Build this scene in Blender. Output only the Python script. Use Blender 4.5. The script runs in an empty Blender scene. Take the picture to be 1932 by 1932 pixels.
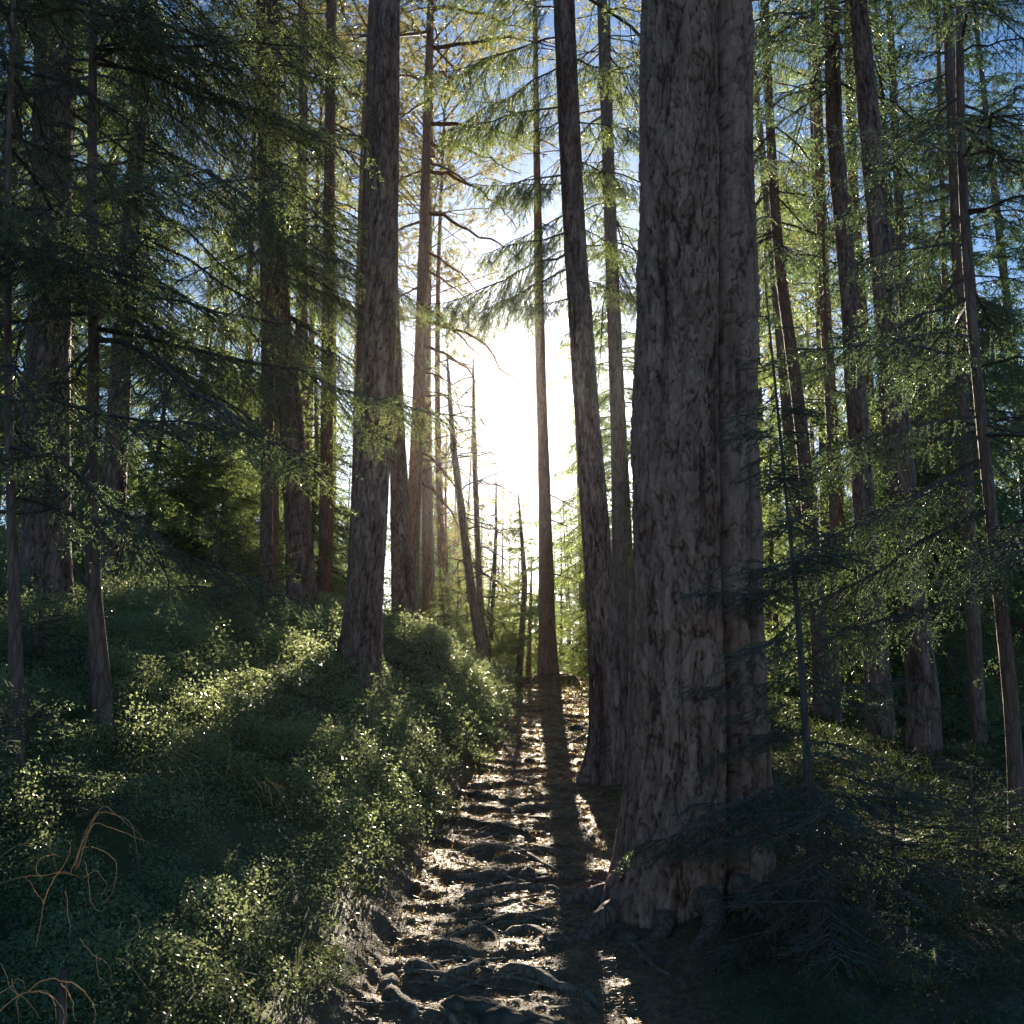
import bpy, math, random
import numpy as np
from mathutils import Vector

# ------------------------------------------------------------------ camera, sky, sun, exposure
SC = bpy.context.scene
CAMZ = 1.6
F = 2070.0                       # focal length in units of a 1932 px wide picture
PITCH = math.radians(11.0)
SUN_EL, SUN_AZ = math.radians(17.0), math.radians(1.1)     # azimuth measured from +Y towards +X

cam_data = bpy.data.cameras.new("camera")
cam_data.sensor_width = 36.0
cam_data.lens = 36.0 * F / 1932.0
cam_data.clip_start = 0.05
cam_data.clip_end = 2000.0
cam = bpy.data.objects.new("camera", cam_data)
SC.collection.objects.link(cam)
cam.location = (0, 0, CAMZ)
cam.rotation_euler = (math.pi / 2 + PITCH, 0, 0)
SC.camera = cam

world = bpy.data.worlds.new("World")
SC.world = world
world.use_nodes = True
nt = world.node_tree
nt.nodes.clear()
sky = nt.nodes.new("ShaderNodeTexSky")
sky.sky_type = 'NISHITA'
sky.sun_disc = False
sky.sun_elevation = SUN_EL
sky.sun_rotation = SUN_AZ
sky.air_density = 1.0
sky.dust_density = 0.45
sky.ozone_density = 4.0
bg = nt.nodes.new("ShaderNodeBackground")
bg.inputs[1].default_value = 0.05
wo = nt.nodes.new("ShaderNodeOutputWorld")
hs_ = nt.nodes.new('ShaderNodeHueSaturation')
hs_.inputs['Saturation'].default_value = 1.2
nt.links.new(sky.outputs[0], hs_.inputs['Color'])
nt.links.new(hs_.outputs[0], bg.inputs[0])
nt.links.new(bg.outputs[0], wo.inputs[0])

sun_data = bpy.data.lights.new("sun", 'SUN')
sun_data.energy = 5.0
sun_data.angle = math.radians(0.5)
sun_data.color = (1.0, 0.86, 0.66)
sun = bpy.data.objects.new("sun", sun_data)
SC.collection.objects.link(sun)
sdir = Vector((math.sin(SUN_AZ) * math.cos(SUN_EL), math.cos(SUN_AZ) * math.cos(SUN_EL), math.sin(SUN_EL)))
sun.rotation_euler = sdir.to_track_quat('Z', 'Y').to_euler()
sun.location = (0, 0, 40)

SC.view_settings.view_transform = 'Standard'
SC.view_settings.look = 'None'
SC.view_settings.gamma = 1.0
SC.view_settings.exposure = 1.62
SC.view_settings.use_curve_mapping = False
SC.render.engine = 'CYCLES'
SC.cycles.max_bounces = 6
SC.cycles.diffuse_bounces = 3
SC.cycles.glossy_bounces = 2
SC.cycles.transmission_bounces = 3
SC.cycles.sample_clamp_indirect = 4.0
SC.cycles.use_denoising = True

COL = SC.collection
PI = math.pi

# ------------------------------------------------------------------ picture <-> world helpers
CP, SP = math.cos(PITCH), math.sin(PITCH)


def ray(X, Y):
    u = (X - 966.0) / F
    v = (966.0 - Y) / F
    return (u, CP - SP * v, SP + CP * v)


def at(X, Y, d):
    r = ray(X, Y)
    t = d / r[1]
    return (r[0] * t, d, CAMZ + r[2] * t)


def proj(p):
    x, y, z = p[0], p[1], p[2] - CAMZ
    f = CP * y + SP * z
    up = -SP * y + CP * z
    return (966 + F * x / f, 966 - F * up / f)


# ------------------------------------------------------------------ numpy noise
def _hash(ix, iy, iz, seed):
    h = (ix.astype(np.int64) * 374761393 + iy.astype(np.int64) * 668265263 + iz.astype(np.int64) * 2147483647 + seed * 974634777) & 0xffffffff
    h = ((h ^ (h >> 13)) * 1274126177) & 0xffffffff
    h = ((h ^ (h >> 15)) * 2246822519) & 0xffffffff
    return ((h ^ (h >> 16)) & 0xffffff) / float(0xffffff)


def vnoise(x, y, z=None, seed=0):
    x = np.asarray(x, float); y = np.asarray(y, float)
    z = np.zeros_like(x) if z is None else np.asarray(z, float)
    ix, iy, iz = np.floor(x), np.floor(y), np.floor(z)
    fx, fy, fz = x - ix, y - iy, z - iz
    fx = fx * fx * (3 - 2 * fx); fy = fy * fy * (3 - 2 * fy); fz = fz * fz * (3 - 2 * fz)
    r = 0
    for dx in (0, 1):
        for dy in (0, 1):
            for dz in (0, 1):
                w = (fx if dx else 1 - fx) * (fy if dy else 1 - fy) * (fz if dz else 1 - fz)
                r = r + w * _hash(ix + dx, iy + dy, iz + dz, seed)
    return r * 2 - 1


def fbm(x, y, z=None, seed=0, octs=4):
    a, r, s = 1.0, 0.0, 0.0
    x = np.asarray(x, float); y = np.asarray(y, float)
    for k in range(octs):
        r = r + a * vnoise(x * 2 ** k, y * 2 ** k, None if z is None else np.asarray(z) * 2 ** k, seed + k)
        s += a
        a *= 0.5
    return r / s


def worley(x, y, z, seed=0):
    ix, iy, iz = np.floor(x), np.floor(y), np.floor(z)
    f1 = np.full(x.shape, 9.0); f2 = np.full(x.shape, 9.0); cid = np.zeros(x.shape)
    for dx in (-1, 0, 1):
        for dy in (-1, 0, 1):
            for dz in (-1, 0, 1):
                cx, cy, cz = ix + dx, iy + dy, iz + dz
                px = cx + _hash(cx, cy, cz, seed + 1); py = cy + _hash(cx, cy, cz, seed + 2); pz = cz + _hash(cx, cy, cz, seed + 3)
                d = np.sqrt((px - x) ** 2 + (py - y) ** 2 + (pz - z) ** 2)
                n = d < f1
                f2 = np.where(n, f1, np.minimum(f2, d))
                cid = np.where(n, _hash(cx, cy, cz, seed + 9), cid)
                f1 = np.where(n, d, f1)
    return f1, f2, cid


def sstep(a, b, x):
    t = np.clip((np.asarray(x, float) - a) / (b - a), 0, 1)
    return t * t * (3 - 2 * t)


# ------------------------------------------------------------------ terrain
SLOPE = 0.136


def path_x(y):
    y = np.asarray(y, float)
    return -0.19 + 0.046 * np.clip(y, -5, 20) + 0.05 * np.sin(y * 0.7) * sstep(2, 5, y) - 0.03


def path_half(y):
    return 0.69 - 0.016 * (np.clip(y, 0, 18) - 4)


def path_mask(x, y):
    xc = path_x(y) + 0.07 * vnoise(y * 1.7, y * 0 + 3.3, seed=5)
    hw = path_half(y) + 0.08 * vnoise(y * 1.3, x * 0.8 + 7, seed=6)
    e = np.abs(x - xc) - hw
    return 1 - sstep(-0.12, 0.16, e)


def prof(y):
    y = np.asarray(y, float)
    a = SLOPE * np.minimum(y, 16.4)
    b = -0.14 * np.clip(y - 17.0, 0, 60) - 0.03 * np.clip(y - 77, 0, 400)
    return a + b


def stairs(x, y):
    w = y + 0.42 * vnoise(x * 1.5, y * 0.8, seed=11) + 0.20 * vnoise(x * 3.3, y * 2.6, seed=12) + 0.3 * vnoise(y * .9, y * 0 + .5, seed=14)
    L = 0.50
    t = w / L
    k = np.floor(t)
    fr = t - k
    amp = .55 + .45 * vnoise(x * 1.1 + 9, y * 1.1, seed=13)
    s = t * (1 - amp) + amp * (k + sstep(0.70, 1.0, fr) * .93 + 0.07 * fr)
    return (s - t) * L * SLOPE


def height(x, y):
    x = np.asarray(x, float); y = np.asarray(y, float)
    m = path_mask(x, y)
    xc = path_x(y)
    u = np.clip(xc - 0.52 - x, 0, None)
    v = np.clip(x - xc - 0.55, 0, None)
    near = 0.42 + 0.58 * sstep(1.5, 7.0, y)
    left = (0.74 * (1 - np.exp(-u / 0.85)) + 0.20 * np.minimum(u, 9)) * near
    left = left * (1 - 0.80 * sstep(13.5, 18, y) * (1 - sstep(2.0, 4.5, u)))
    left = left + 0.10 * np.clip(y - 17, 0, 25) * sstep(1.5, 4.0, u) 
    right = 0.05 * sstep(0, 0.5, v) - 0.11 * np.clip(v - 2.4, 0, 20) + 0.10 * np.exp(-((x - 3.4) ** 2 + (y - 9) ** 2) / 0.8)
    z = prof(y) + left + right
    rough = 0.10 * fbm(x * 0.9, y * 0.9, seed=21, octs=3) * sstep(0.1, 1.0, u + v) + 0.035 * fbm(x * 4.5, y * 4.5, seed=22, octs=3) * (1 - 0.5 * m)
    st = m * sstep(1.0, 2.5, y) * (1 - sstep(16.4, 17.2, y)) * (stairs(x, y) * .95)
    st = st + m * (0.022 * fbm(x * 9, y * 9, seed=31, octs=3) + 0.010 * vnoise(x * 33, y * 33, seed=35))
    # mound of earth round the foot of the pine on the crest, and the mossy hump left of the path
    z = z + 0.16 * np.exp(-(((x - 0.58) / 0.42) ** 2 + ((y - 16.5) / 0.5) ** 2))
    z = z + 0.30 * np.exp(-(((x + 0.85) / 0.55) ** 2 + ((y - 12.0) / 1.0) ** 2))
    return z + rough + st


def hz(x, y):
    return float(height(np.array([x]), np.array([y]))[0])


def hit(X, Y, d0=1.5, d1=30):
    r = ray(X, Y)
    ys = np.arange(d0, d1, 0.02)
    t = ys / r[1]
    xs, zs = r[0] * t, CAMZ + r[2] * t
    b = zs < height(xs, ys)
    k = int(np.argmax(b)) if b.any() else len(ys) - 1
    return float(xs[k]), float(ys[k]), float(height(xs[k:k + 1], ys[k:k + 1])[0])


# ------------------------------------------------------------------ mesh + object helpers
def make_mesh(name, V, Fc, mats, mi=None, smooth=False, attr=None):
    V = np.ascontiguousarray(V, dtype=np.float32)
    Fc = np.ascontiguousarray(Fc, dtype=np.int32)
    me = bpy.data.meshes.new(name)
    n, k = Fc.shape
    me.vertices.add(len(V)); me.vertices.foreach_set('co', V.ravel())
    me.loops.add(n * k); me.loops.foreach_set('vertex_index', Fc.ravel())
    me.polygons.add(n)
    me.polygons.foreach_set('loop_start', np.arange(0, n * k, k, dtype=np.int32))
    try:
        me.polygons.foreach_set('loop_total', np.full(n, k, dtype=np.int32))
    except Exception:
        pass
    for m in mats:
        me.materials.append(m)
    if mi is not None:
        me.polygons.foreach_set('material_index', np.ascontiguousarray(mi, dtype=np.int32))
    me.polygons.foreach_set('use_smooth', np.full(n, bool(smooth)))
    if attr is not None:
        for an, vals in attr.items():
            a = me.attributes.new(an, 'FLOAT', 'POINT')
            a.data.foreach_set('value', np.ascontiguousarray(vals, dtype=np.float32))
    me.update(calc_edges=True)
    return me


def link(name, data, parent=None, loc=None):
    o = bpy.data.objects.new(name, data)
    COL.objects.link(o)
    if parent is not None:
        o.parent = parent
    if loc is not None:
        o.location = loc
    return o


def tag(o, label=None, cat=None, group=None, kind=None):
    if label: o['label'] = label
    if cat: o['category'] = cat
    if group: o['group'] = group
    if kind: o['kind'] = kind
    return o


def merge(parts):
    """parts: list of (V, F, matindex) with the same face size"""
    Vs, Fs, M, o = [], [], [], 0
    for V, Fc, m in parts:
        if len(V) == 0: continue
        Vs.append(V); Fs.append(Fc + o); M.append(np.full(len(Fc), m)); o += len(V)
    return np.concatenate(Vs), np.concatenate(Fs), np.concatenate(M)


def norm(a):
    return a / np.maximum(np.linalg.norm(a, axis=-1, keepdims=True), 1e-9)


def tubes(P0, P1, r0, r1):
    """three-sided tapered prisms for many straight twig segments (triangles)"""
    D = norm(P1 - P0)
    ref = np.where(np.abs(D[:, 2:3]) > 0.9, np.array([[1., 0, 0]]), np.array([[0, 0, 1.]]))
    A = norm(np.cross(D, ref)); B = np.cross(D, A)
    V = []
    for k in range(3):
        c, s = math.cos(2 * PI * k / 3), math.sin(2 * PI * k / 3)
        o = A * c + B * s
        V.append(P0 + o * r0[:, None]); V.append(P1 + o * r1[:, None])
    n = len(P0)
    V = np.stack(V, 1).reshape(-1, 3)
    b = (np.arange(n) * 6)[:, None]
    f = []
    for k in range(3):
        a0, a1 = 2 * k, 2 * k + 1
        c0, c1 = (2 * k + 2) % 6, (2 * k + 3) % 6
        f.append(b + np.array([[a0, c0, c1]])); f.append(b + np.array([[a0, c1, a1]]))
    return V, np.concatenate(f)


def tube_curve(P, R, seg=8, rng=None, rough=0.0):
    """one smooth tube along a polyline (quads as two triangles)"""
    P = np.asarray(P, float); R = np.asarray(R, float)
    T = norm(np.gradient(P, axis=0))
    ref = np.array([0, 0, 1.0]) if abs(T[0, 2]) < 0.8 else np.array([1.0, 0, 0])
    A = norm(np.cross(T, ref)); B = np.cross(T, A)
    th = np.arange(seg) * 2 * PI / seg
    ring = A[:, None, :] * np.cos(th)[None, :, None] + B[:, None, :] * np.sin(th)[None, :, None]
    rr = R[:, None] * np.ones(seg)[None]
    if rough and rng is not None:
        rr = rr * (1 + rough * rng.uniform(-1, 1, rr.shape))
    V = (P[:, None, :] + ring * rr[:, :, None]).reshape(-1, 3)
    n = len(P)
    i, j = np.meshgrid(np.arange(n - 1), np.arange(seg), indexing='ij')
    a = (i * seg + j).ravel(); b = (i * seg + (j + 1) % seg).ravel(); c = b + seg; d = a + seg
    Fc = np.concatenate([np.stack([a, b, c], 1), np.stack([a, c, d], 1)])
    return V, Fc


def smooth_poly(P, n):
    """Catmull-Rom resampling"""
    P = np.asarray(P, float)
    Q = np.vstack([2 * P[0] - P[1], P, 2 * P[-1] - P[-2]])
    t = np.linspace(0, len(P) - 1 - 1e-6, n)
    k = t.astype(int); f = (t - k)[:, None]
    a, b, c, d = Q[k], Q[k + 1], Q[k + 2], Q[k + 3]
    return 0.5 * ((2 * b) + (-a + c) * f + (2 * a - 5 * b + 4 * c - d) * f ** 2 + (-a + 3 * b - 3 * c + d) * f ** 3)


# ------------------------------------------------------------------ materials
def mat(name):
    m = bpy.data.materials.new(name)
    m.use_nodes = True
    m.node_tree.nodes.clear()
    return m, m.node_tree.nodes, m.node_tree.links


def ramp(N, stops):
    r = N.new('ShaderNodeValToRGB')
    e = r.color_ramp.elements
    while len(e) > 1: e.remove(e[-1])
    e[0].position, e[0].color = stops[0][0], (*stops[0][1], 1)
    for p, c in stops[1:]:
        q = e.new(p); q.color = (*c, 1)
    return r


def bark_material(name, dark, mid, light, moss=0.0, use_attr=False, bump=0.6, scale=1.0, crack_lo=0.35):
    m, N, L = mat(name)
    tc = N.new('ShaderNodeTexCoord')
    mp = N.new('ShaderNodeMapping'); mp.inputs['Scale'].default_value = (15 * scale, 15 * scale, 2.6 * scale)
    L.new(tc.outputs['Object'], mp.inputs[0])
    vo = N.new('ShaderNodeTexVoronoi'); vo.feature = 'DISTANCE_TO_EDGE'; vo.inputs['Scale'].default_value = 1.5
    no = N.new('ShaderNodeTexNoise'); no.inputs['Scale'].default_value = 1.2; no.inputs['Detail'].default_value = 8; no.inputs['Roughness'].default_value = 0.7
    # warp the plates
    mx = N.new('ShaderNodeVectorMath'); mx.operation = 'MULTIPLY_ADD'
    n2 = N.new('ShaderNodeTexNoise'); n2.inputs['Scale'].default_value = 0.8; n2.inputs['Detail'].default_value = 3
    L.new(mp.outputs[0], n2.inputs['Vector'])
    L.new(n2.outputs['Color'], mx.inputs[0]); mx.inputs[1].default_value = (2.2, 2.2, 1.6); L.new(mp.outputs[0], mx.inputs[2])
    L.new(mx.outputs[0], vo.inputs['Vector']); L.new(mx.outputs[0], no.inputs['Vector'])
    rp = ramp(N, [(0.0, dark), (0.35, mid), (0.62, light), (1.0, mid)])
    L.new(no.outputs['Fac'], rp.inputs[0])
    crack = N.new('ShaderNodeMapRange'); crack.inputs[1].default_value = 0.0; crack.inputs[2].default_value = 0.16; crack.inputs[3].default_value = crack_lo
    L.new(vo.outputs['Distance'], crack.inputs[0])
    mixc = N.new('ShaderNodeMix'); mixc.data_type = 'RGBA'
    mixc.inputs['A'].default_value = (dark[0] * 0.7, dark[1] * 0.6, dark[2] * 0.55, 1)
    L.new(crack.outputs[0], mixc.inputs['Factor']); L.new(rp.outputs[0], mixc.inputs['B'])
    col = mixc.outputs['Result']
    if use_attr:
        at_ = N.new('ShaderNodeAttribute'); at_.attribute_name = 'plate'
        rr = ramp(N, [(0.0, (0.12, 0.065, 0.05)), (0.3, (0.42, 0.26, 0.21)), (0.55, (.95, .84, .8)), (1.0, (1.6, 1.55, 1.52))])  # red-brown furrow bark, tint deepened to make up for weak crevice shade
        L.new(at_.outputs['Fac'], rr.inputs[0])
        mu = N.new('ShaderNodeMix'); mu.data_type = 'RGBA'; mu.blend_type = 'MULTIPLY'; mu.inputs['Factor'].default_value = 1
        L.new(col, mu.inputs['A']); L.new(rr.outputs[0], mu.inputs['B'])
        col = mu.outputs['Result']
    if moss > 0:
        nm = N.new('ShaderNodeTexNoise'); nm.inputs['Scale'].default_value = 5; nm.inputs['Detail'].default_value = 6
        L.new(tc.outputs['Object'], nm.inputs['Vector'])
        mr = N.new('ShaderNodeMapRange'); mr.inputs[1].default_value = 0.52; mr.inputs[2].default_value = 0.68; mr.inputs[4].default_value = moss
        L.new(nm.outputs['Fac'], mr.inputs[0])
        mm = N.new('ShaderNodeMix'); mm.data_type = 'RGBA'
        L.new(mr.outputs[0], mm.inputs['Factor']); L.new(col, mm.inputs['A']); mm.inputs['B'].default_value = (0.09, 0.12, 0.04, 1)
        col = mm.outputs['Result']
    hs = N.new('ShaderNodeMath'); hs.operation = 'MULTIPLY_ADD'; hs.inputs[1].default_value = 0.6
    L.new(crack.outputs[0], hs.inputs[0]); L.new(no.outputs['Fac'], hs.inputs[2])
    bp = N.new('ShaderNodeBump'); bp.inputs['Strength'].default_value = bump; bp.inputs['Distance'].default_value = 0.02
    L.new(hs.outputs[0], bp.inputs['Height'])
    bs = N.new('ShaderNodeBsdfPrincipled'); bs.inputs['Roughness'].default_value = 0.75
    bs.inputs['Specular IOR Level'].default_value = 0.35
    L.new(col, bs.inputs['Base Color']); L.new(bp.outputs[0], bs.inputs['Normal'])
    out = N.new('ShaderNodeOutputMaterial'); L.new(bs.outputs[0], out.inputs[0])
    return m


def leaf_material(name, c1, c2, trans, tfac=0.45, rough=0.4, spec=0.5, scale=7.0):
    m, N, L = mat(name)
    ge = N.new('ShaderNodeNewGeometry')
    no = N.new('ShaderNodeTexNoise'); no.inputs['Scale'].default_value = scale; no.inputs['Detail'].default_value = 4
    L.new(ge.outputs['Position'], no.inputs['Vector'])
    rp = ramp(N, [(0.35, c1), (0.65, c2)])
    L.new(no.outputs['Fac'], rp.inputs[0])
    bs = N.new('ShaderNodeBsdfPrincipled'); bs.inputs['Roughness'].default_value = rough
    bs.inputs['Specular IOR Level'].default_value = spec
    L.new(rp.outputs[0], bs.inputs['Base Color'])
    tr = N.new('ShaderNodeBsdfTranslucent'); tr.inputs['Color'].default_value = (*trans, 1)
    mx = N.new('ShaderNodeMixShader'); mx.inputs[0].default_value = tfac
    L.new(bs.outputs[0], mx.inputs[1]); L.new(tr.outputs[0], mx.inputs[2])
    out = N.new('ShaderNodeOutputMaterial'); L.new(mx.outputs[0], out.inputs[0])
    return m


M_GIANT = bark_material('bark_giant', (0.11, 0.050, 0.030), (0.22, 0.115, 0.078), (0.31, 0.185, 0.138), moss=0.12, use_attr=True, bump=0.35, crack_lo=0.8)
M_GIANTROOT = bark_material('root_bark_giant', (0.10, 0.050, 0.032), (0.18, 0.10, 0.07), (0.26, 0.16, 0.12), moss=0.4, bump=0.8)
M_BARK = bark_material('bark_grey_brown', (0.085, 0.048, 0.036), (0.165, 0.10, 0.078), (0.25, 0.168, 0.14), moss=0.15, use_attr=True, bump=0.6)
M_BARKFAR = bark_material('bark_brown', (0.08, 0.058, 0.048), (0.16, 0.115, 0.09), (0.24, 0.18, 0.15), bump=0.5)
M_BARKRED = bark_material('bark_orange', (0.14, 0.07, 0.045), (0.28, 0.14, 0.08), (0.38, 0.21, 0.13), bump=0.4, scale=1.3)
M_TWIG = bark_material('twig_bark', (0.045, 0.033, 0.028), (0.08, 0.06, 0.05), (0.13, 0.10, 0.085), bump=0.0)
M_TWIGRED = bark_material('twig_orange', (0.10, 0.05, 0.035), (0.22, 0.11, 0.07), (0.3, 0.17, 0.11), bump=0.0)
M_SPRUCE = leaf_material('spruce_needles', (0.028, 0.055, 0.018), (0.06, 0.10, 0.03), (0.46, 0.58, 0.17), 0.5, 0.36, 0.8, 3.0)
M_SPRUCE_SHADE = leaf_material('spruce_needles_shade_tint', (0.018, 0.045, 0.025), (0.035, 0.075, 0.035), (0.30, 0.46, 0.17), 0.45, 0.38, 0.6, 3.0)  # darker copy of the spruce needles, shade put into the colour
M_PINE = leaf_material('pine_needles', (0.05, 0.08, 0.028), (0.09, 0.11, 0.04), (0.48, 0.44, 0.14), 0.5, 0.38, 0.5, 2.0)
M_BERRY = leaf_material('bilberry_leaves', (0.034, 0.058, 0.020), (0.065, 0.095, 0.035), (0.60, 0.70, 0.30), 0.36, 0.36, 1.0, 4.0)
M_BERRY_SHADE = leaf_material('shade_tinted_leaves', (0.018, 0.035, 0.018), (0.035, 0.055, 0.026), (0.16, 0.22, 0.08), 0.25, 0.55, 0.3, 4.0)  # bilberry leaf again, colour and gloss lowered to paint in the shade
M_MOSS = leaf_material('moss', (0.05, 0.075, 0.018), (0.10, 0.11, 0.03), (0.20, 0.22, 0.05), 0.3, 0.6, 0.3, 5.0)
M_DRY = leaf_material('dry_grass', (0.42, 0.31, 0.17), (0.60, 0.47, 0.29), (0.6, 0.42, 0.2), 0.4, 0.45, 0.4, 3.0)
M_LITTER = leaf_material('needle_litter', (0.17, 0.09, 0.038), (0.40, 0.25, 0.11), (0.6, 0.38, 0.13), 0.45, 0.45, 0.5, 9.0)


def ground_material():
    m, N, L = mat('forest_soil')
    ge = N.new('ShaderNodeNewGeometry')
    at_ = N.new('ShaderNodeAttribute'); at_.attribute_name = 'trail'
    n1 = N.new('ShaderNodeTexNoise'); n1.inputs['Scale'].default_value = 22; n1.inputs['Detail'].default_value = 10; n1.inputs['Roughness'].default_value = 0.75
    L.new(ge.outputs['Position'], n1.inputs['Vector'])
    n2 = N.new('ShaderNodeTexNoise'); n2.inputs['Scale'].default_value = 2.2; n2.inputs['Detail'].default_value = 6
    L.new(ge.outputs['Position'], n2.inputs['Vector'])
    n3 = N.new('ShaderNodeTexNoise'); n3.inputs['Scale'].default_value = 110; n3.inputs['Detail'].default_value = 4
    L.new(ge.outputs['Position'], n3.inputs['Vector'])
    soil = ramp(N, [(0.3, (0.08, 0.045, 0.026)), (0.5, (0.18, 0.105, 0.06)), (0.68, (0.32, 0.21, 0.12)), (0.8, (0.42, 0.30, 0.18))])
    L.new(n1.outputs['Fac'], soil.inputs[0])
    moss = ramp(N, [(0.3, (0.03, 0.045, 0.015)), (0.55, (0.06, 0.075, 0.022)), (0.75, (0.11, 0.09, 0.04))])
    L.new(n1.outputs['Fac'], moss.inputs[0])
    k = N.new('ShaderNodeMath'); k.operation = 'MULTIPLY_ADD'; k.inputs[1].default_value = 1.6
    off = N.new('ShaderNodeMapRange'); off.inputs[1].default_value = 0.35; off.inputs[2].default_value = 0.65; off.inputs[3].default_value = -0.6; off.inputs[4].default_value = 0.25
    L.new(n2.outputs['Fac'], off.inputs[0]); L.new(at_.outputs['Fac'], k.inputs[0]); L.new(off.outputs[0], k.inputs[2]); k.use_clamp = True
    mx = N.new('ShaderNodeMix'); mx.data_type = 'RGBA'
    L.new(k.outputs[0], mx.inputs['Factor']); L.new(moss.outputs[0], mx.inputs['A']); L.new(soil.outputs[0], mx.inputs['B'])
    bp = N.new('ShaderNodeBump'); bp.inputs['Strength'].default_value = 0.9; bp.inputs['Distance'].default_value = 0.02
    ad = N.new('ShaderNodeMath'); ad.operation = 'MULTIPLY_ADD'; ad.inputs[1].default_value = 0.5
    L.new(n3.outputs['Fac'], ad.inputs[0]); L.new(n1.outputs['Fac'], ad.inputs[2])
    L.new(ad.outputs[0], bp.inputs['Height'])
    bs = N.new('ShaderNodeBsdfPrincipled'); bs.inputs['Roughness'].default_value = 0.62; bs.inputs['Specular IOR Level'].default_value = 0.4
    L.new(mx.outputs['Result'], bs.inputs['Base Color']); L.new(bp.outputs[0], bs.inputs['Normal'])
    out = N.new('ShaderNodeOutputMaterial'); L.new(bs.outputs[0], out.inputs[0])
    return m


def stone_material():
    m, N, L = mat('grey_stone')
    tc = N.new('ShaderNodeTexCoord')
    n1 = N.new('ShaderNodeTexNoise'); n1.inputs['Scale'].default_value = 14; n1.inputs['Detail'].default_value = 9
    L.new(tc.outputs['Object'], n1.inputs['Vector'])
    r = ramp(N, [(0.3, (0.045, 0.034, 0.025)), (0.55, (0.10, 0.076, 0.056)), (0.75, (0.19, 0.15, 0.115))])
    L.new(n1.outputs['Fac'], r.inputs[0])
    bp = N.new('ShaderNodeBump'); bp.inputs['Strength'].default_value = 0.5; bp.inputs['Distance'].default_value = 0.02
    L.new(n1.outputs['Fac'], bp.inputs['Height'])
    bs = N.new('ShaderNodeBsdfPrincipled'); bs.inputs['Roughness'].default_value = 0.9; bs.inputs['Specular IOR Level'].default_value = 0.15
    L.new(r.outputs[0], bs.inputs['Base Color']); L.new(bp.outputs[0], bs.inputs['Normal'])
    out = N.new('ShaderNodeOutputMaterial'); L.new(bs.outputs[0], out.inputs[0])
    return m


M_SOIL = ground_material()
M_STONE = stone_material()

# ------------------------------------------------------------------ the ground: one sheet
def grid_axis(segs):
    out = []
    for a, b, st in segs:
        n = max(1, int(round((b - a) / st)))
        out += list(np.linspace(a, b, n, endpoint=False))
    return out


def grow(a, b, st, k):
    out, p = [], a
    while p < b:
        out.append(p); p += st; st *= k
    out.append(b)
    return out


xs = grid_axis([(-6, -1.4, 0.045), (-1.4, 1.6, 0.015), (1.6, 6, 0.045)])
xs = [-v for v in grow(6, 500, 0.06, 1.16)][::-1][:-1] + xs + grow(6, 500, 0.06, 1.16)
ys = []
p = 2.2
while p < 20:
    ys.append(p); p += max(0.012, 0.0042 * p)
ys = [-v for v in grow(-2.2, 300, 0.03, 1.12)][::-1][:-1] + ys + grow(p, 700, 0.1, 1.07)
gx, gy = np.meshgrid(np.array(xs), np.array(ys))
gz = height(gx, gy)
nr, nc = gx.shape
i, j = np.meshgrid(np.arange(nr - 1), np.arange(nc - 1), indexing='ij')
a = (i * nc + j).ravel()
quads = np.stack([a, a + 1, a + nc + 1, a + nc], 1)
gm = make_mesh('ground', np.stack([gx.ravel(), gy.ravel(), gz.ravel()], 1), quads, [M_SOIL], smooth=True,
               attr={'trail': np.clip(path_mask(gx, gy) + 0.3 * sstep(0.3, 0.9, gx - path_x(gy)), 0, 1).ravel()})
ground = link('ground', gm)
tag(ground, kind='structure')
print('ground', nr * nc)

# ------------------------------------------------------------------ foliage generators (local space, trunk axis = z)
def bend_arc(P0, az, el0, L, droop, upturn, n):
    """points along branches; arrays for many branches -> (B,n,3)"""
    s = np.linspace(0, 1, n)[None, :]
    r = L[:, None] * s
    h = np.tan(el0)[:, None] * r - droop[:, None] * r ** 2 / np.maximum(L[:, None], .01) + upturn[:, None] * L[:, None] * s ** 4
    return P0[:, None, :] + np.stack([np.cos(az)[:, None] * r, np.sin(az)[:, None] * r, h], 2)


def needles(rng, P, D, Ln, per_m, nl, nw, splay=0.9, side_bias=0.5):
    """needle triangles round straight twigs: P start, D dir, Ln length"""
    cnt = np.maximum(1, rng.poisson(Ln * per_m))
    idx = np.repeat(np.arange(len(P)), cnt)
    n = len(idx)
    if n == 0: return np.zeros((0, 3)), np.zeros((0, 3), int)
    s = rng.uniform(0, 1, n) ** 0.9
    base = P[idx] + D[idx] * (s * Ln[idx])[:, None]
    d = D[idx]
    R = norm(rng.normal(size=(n, 3)))
    R[:, 2] = R[:, 2] * (1 - side_bias)
    side = norm(R - d * np.sum(R * d, 1, keepdims=True))
    nd = norm(d * (1 - splay * 0.55) + side * splay)
    nn = norm(np.cross(nd, rng.normal(size=(n, 3))))
    l = nl * rng.uniform(0.7, 1.25, n)[:, None]
    w = nw * rng.uniform(0.7, 1.3, n)[:, None]
    V = np.stack([base - nn * w * 0.5, base + nn * w * 0.5, base + nd * l], 1).reshape(-1, 3)
    Fc = np.arange(3 * n).reshape(-1, 3)
    return V, Fc


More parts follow.
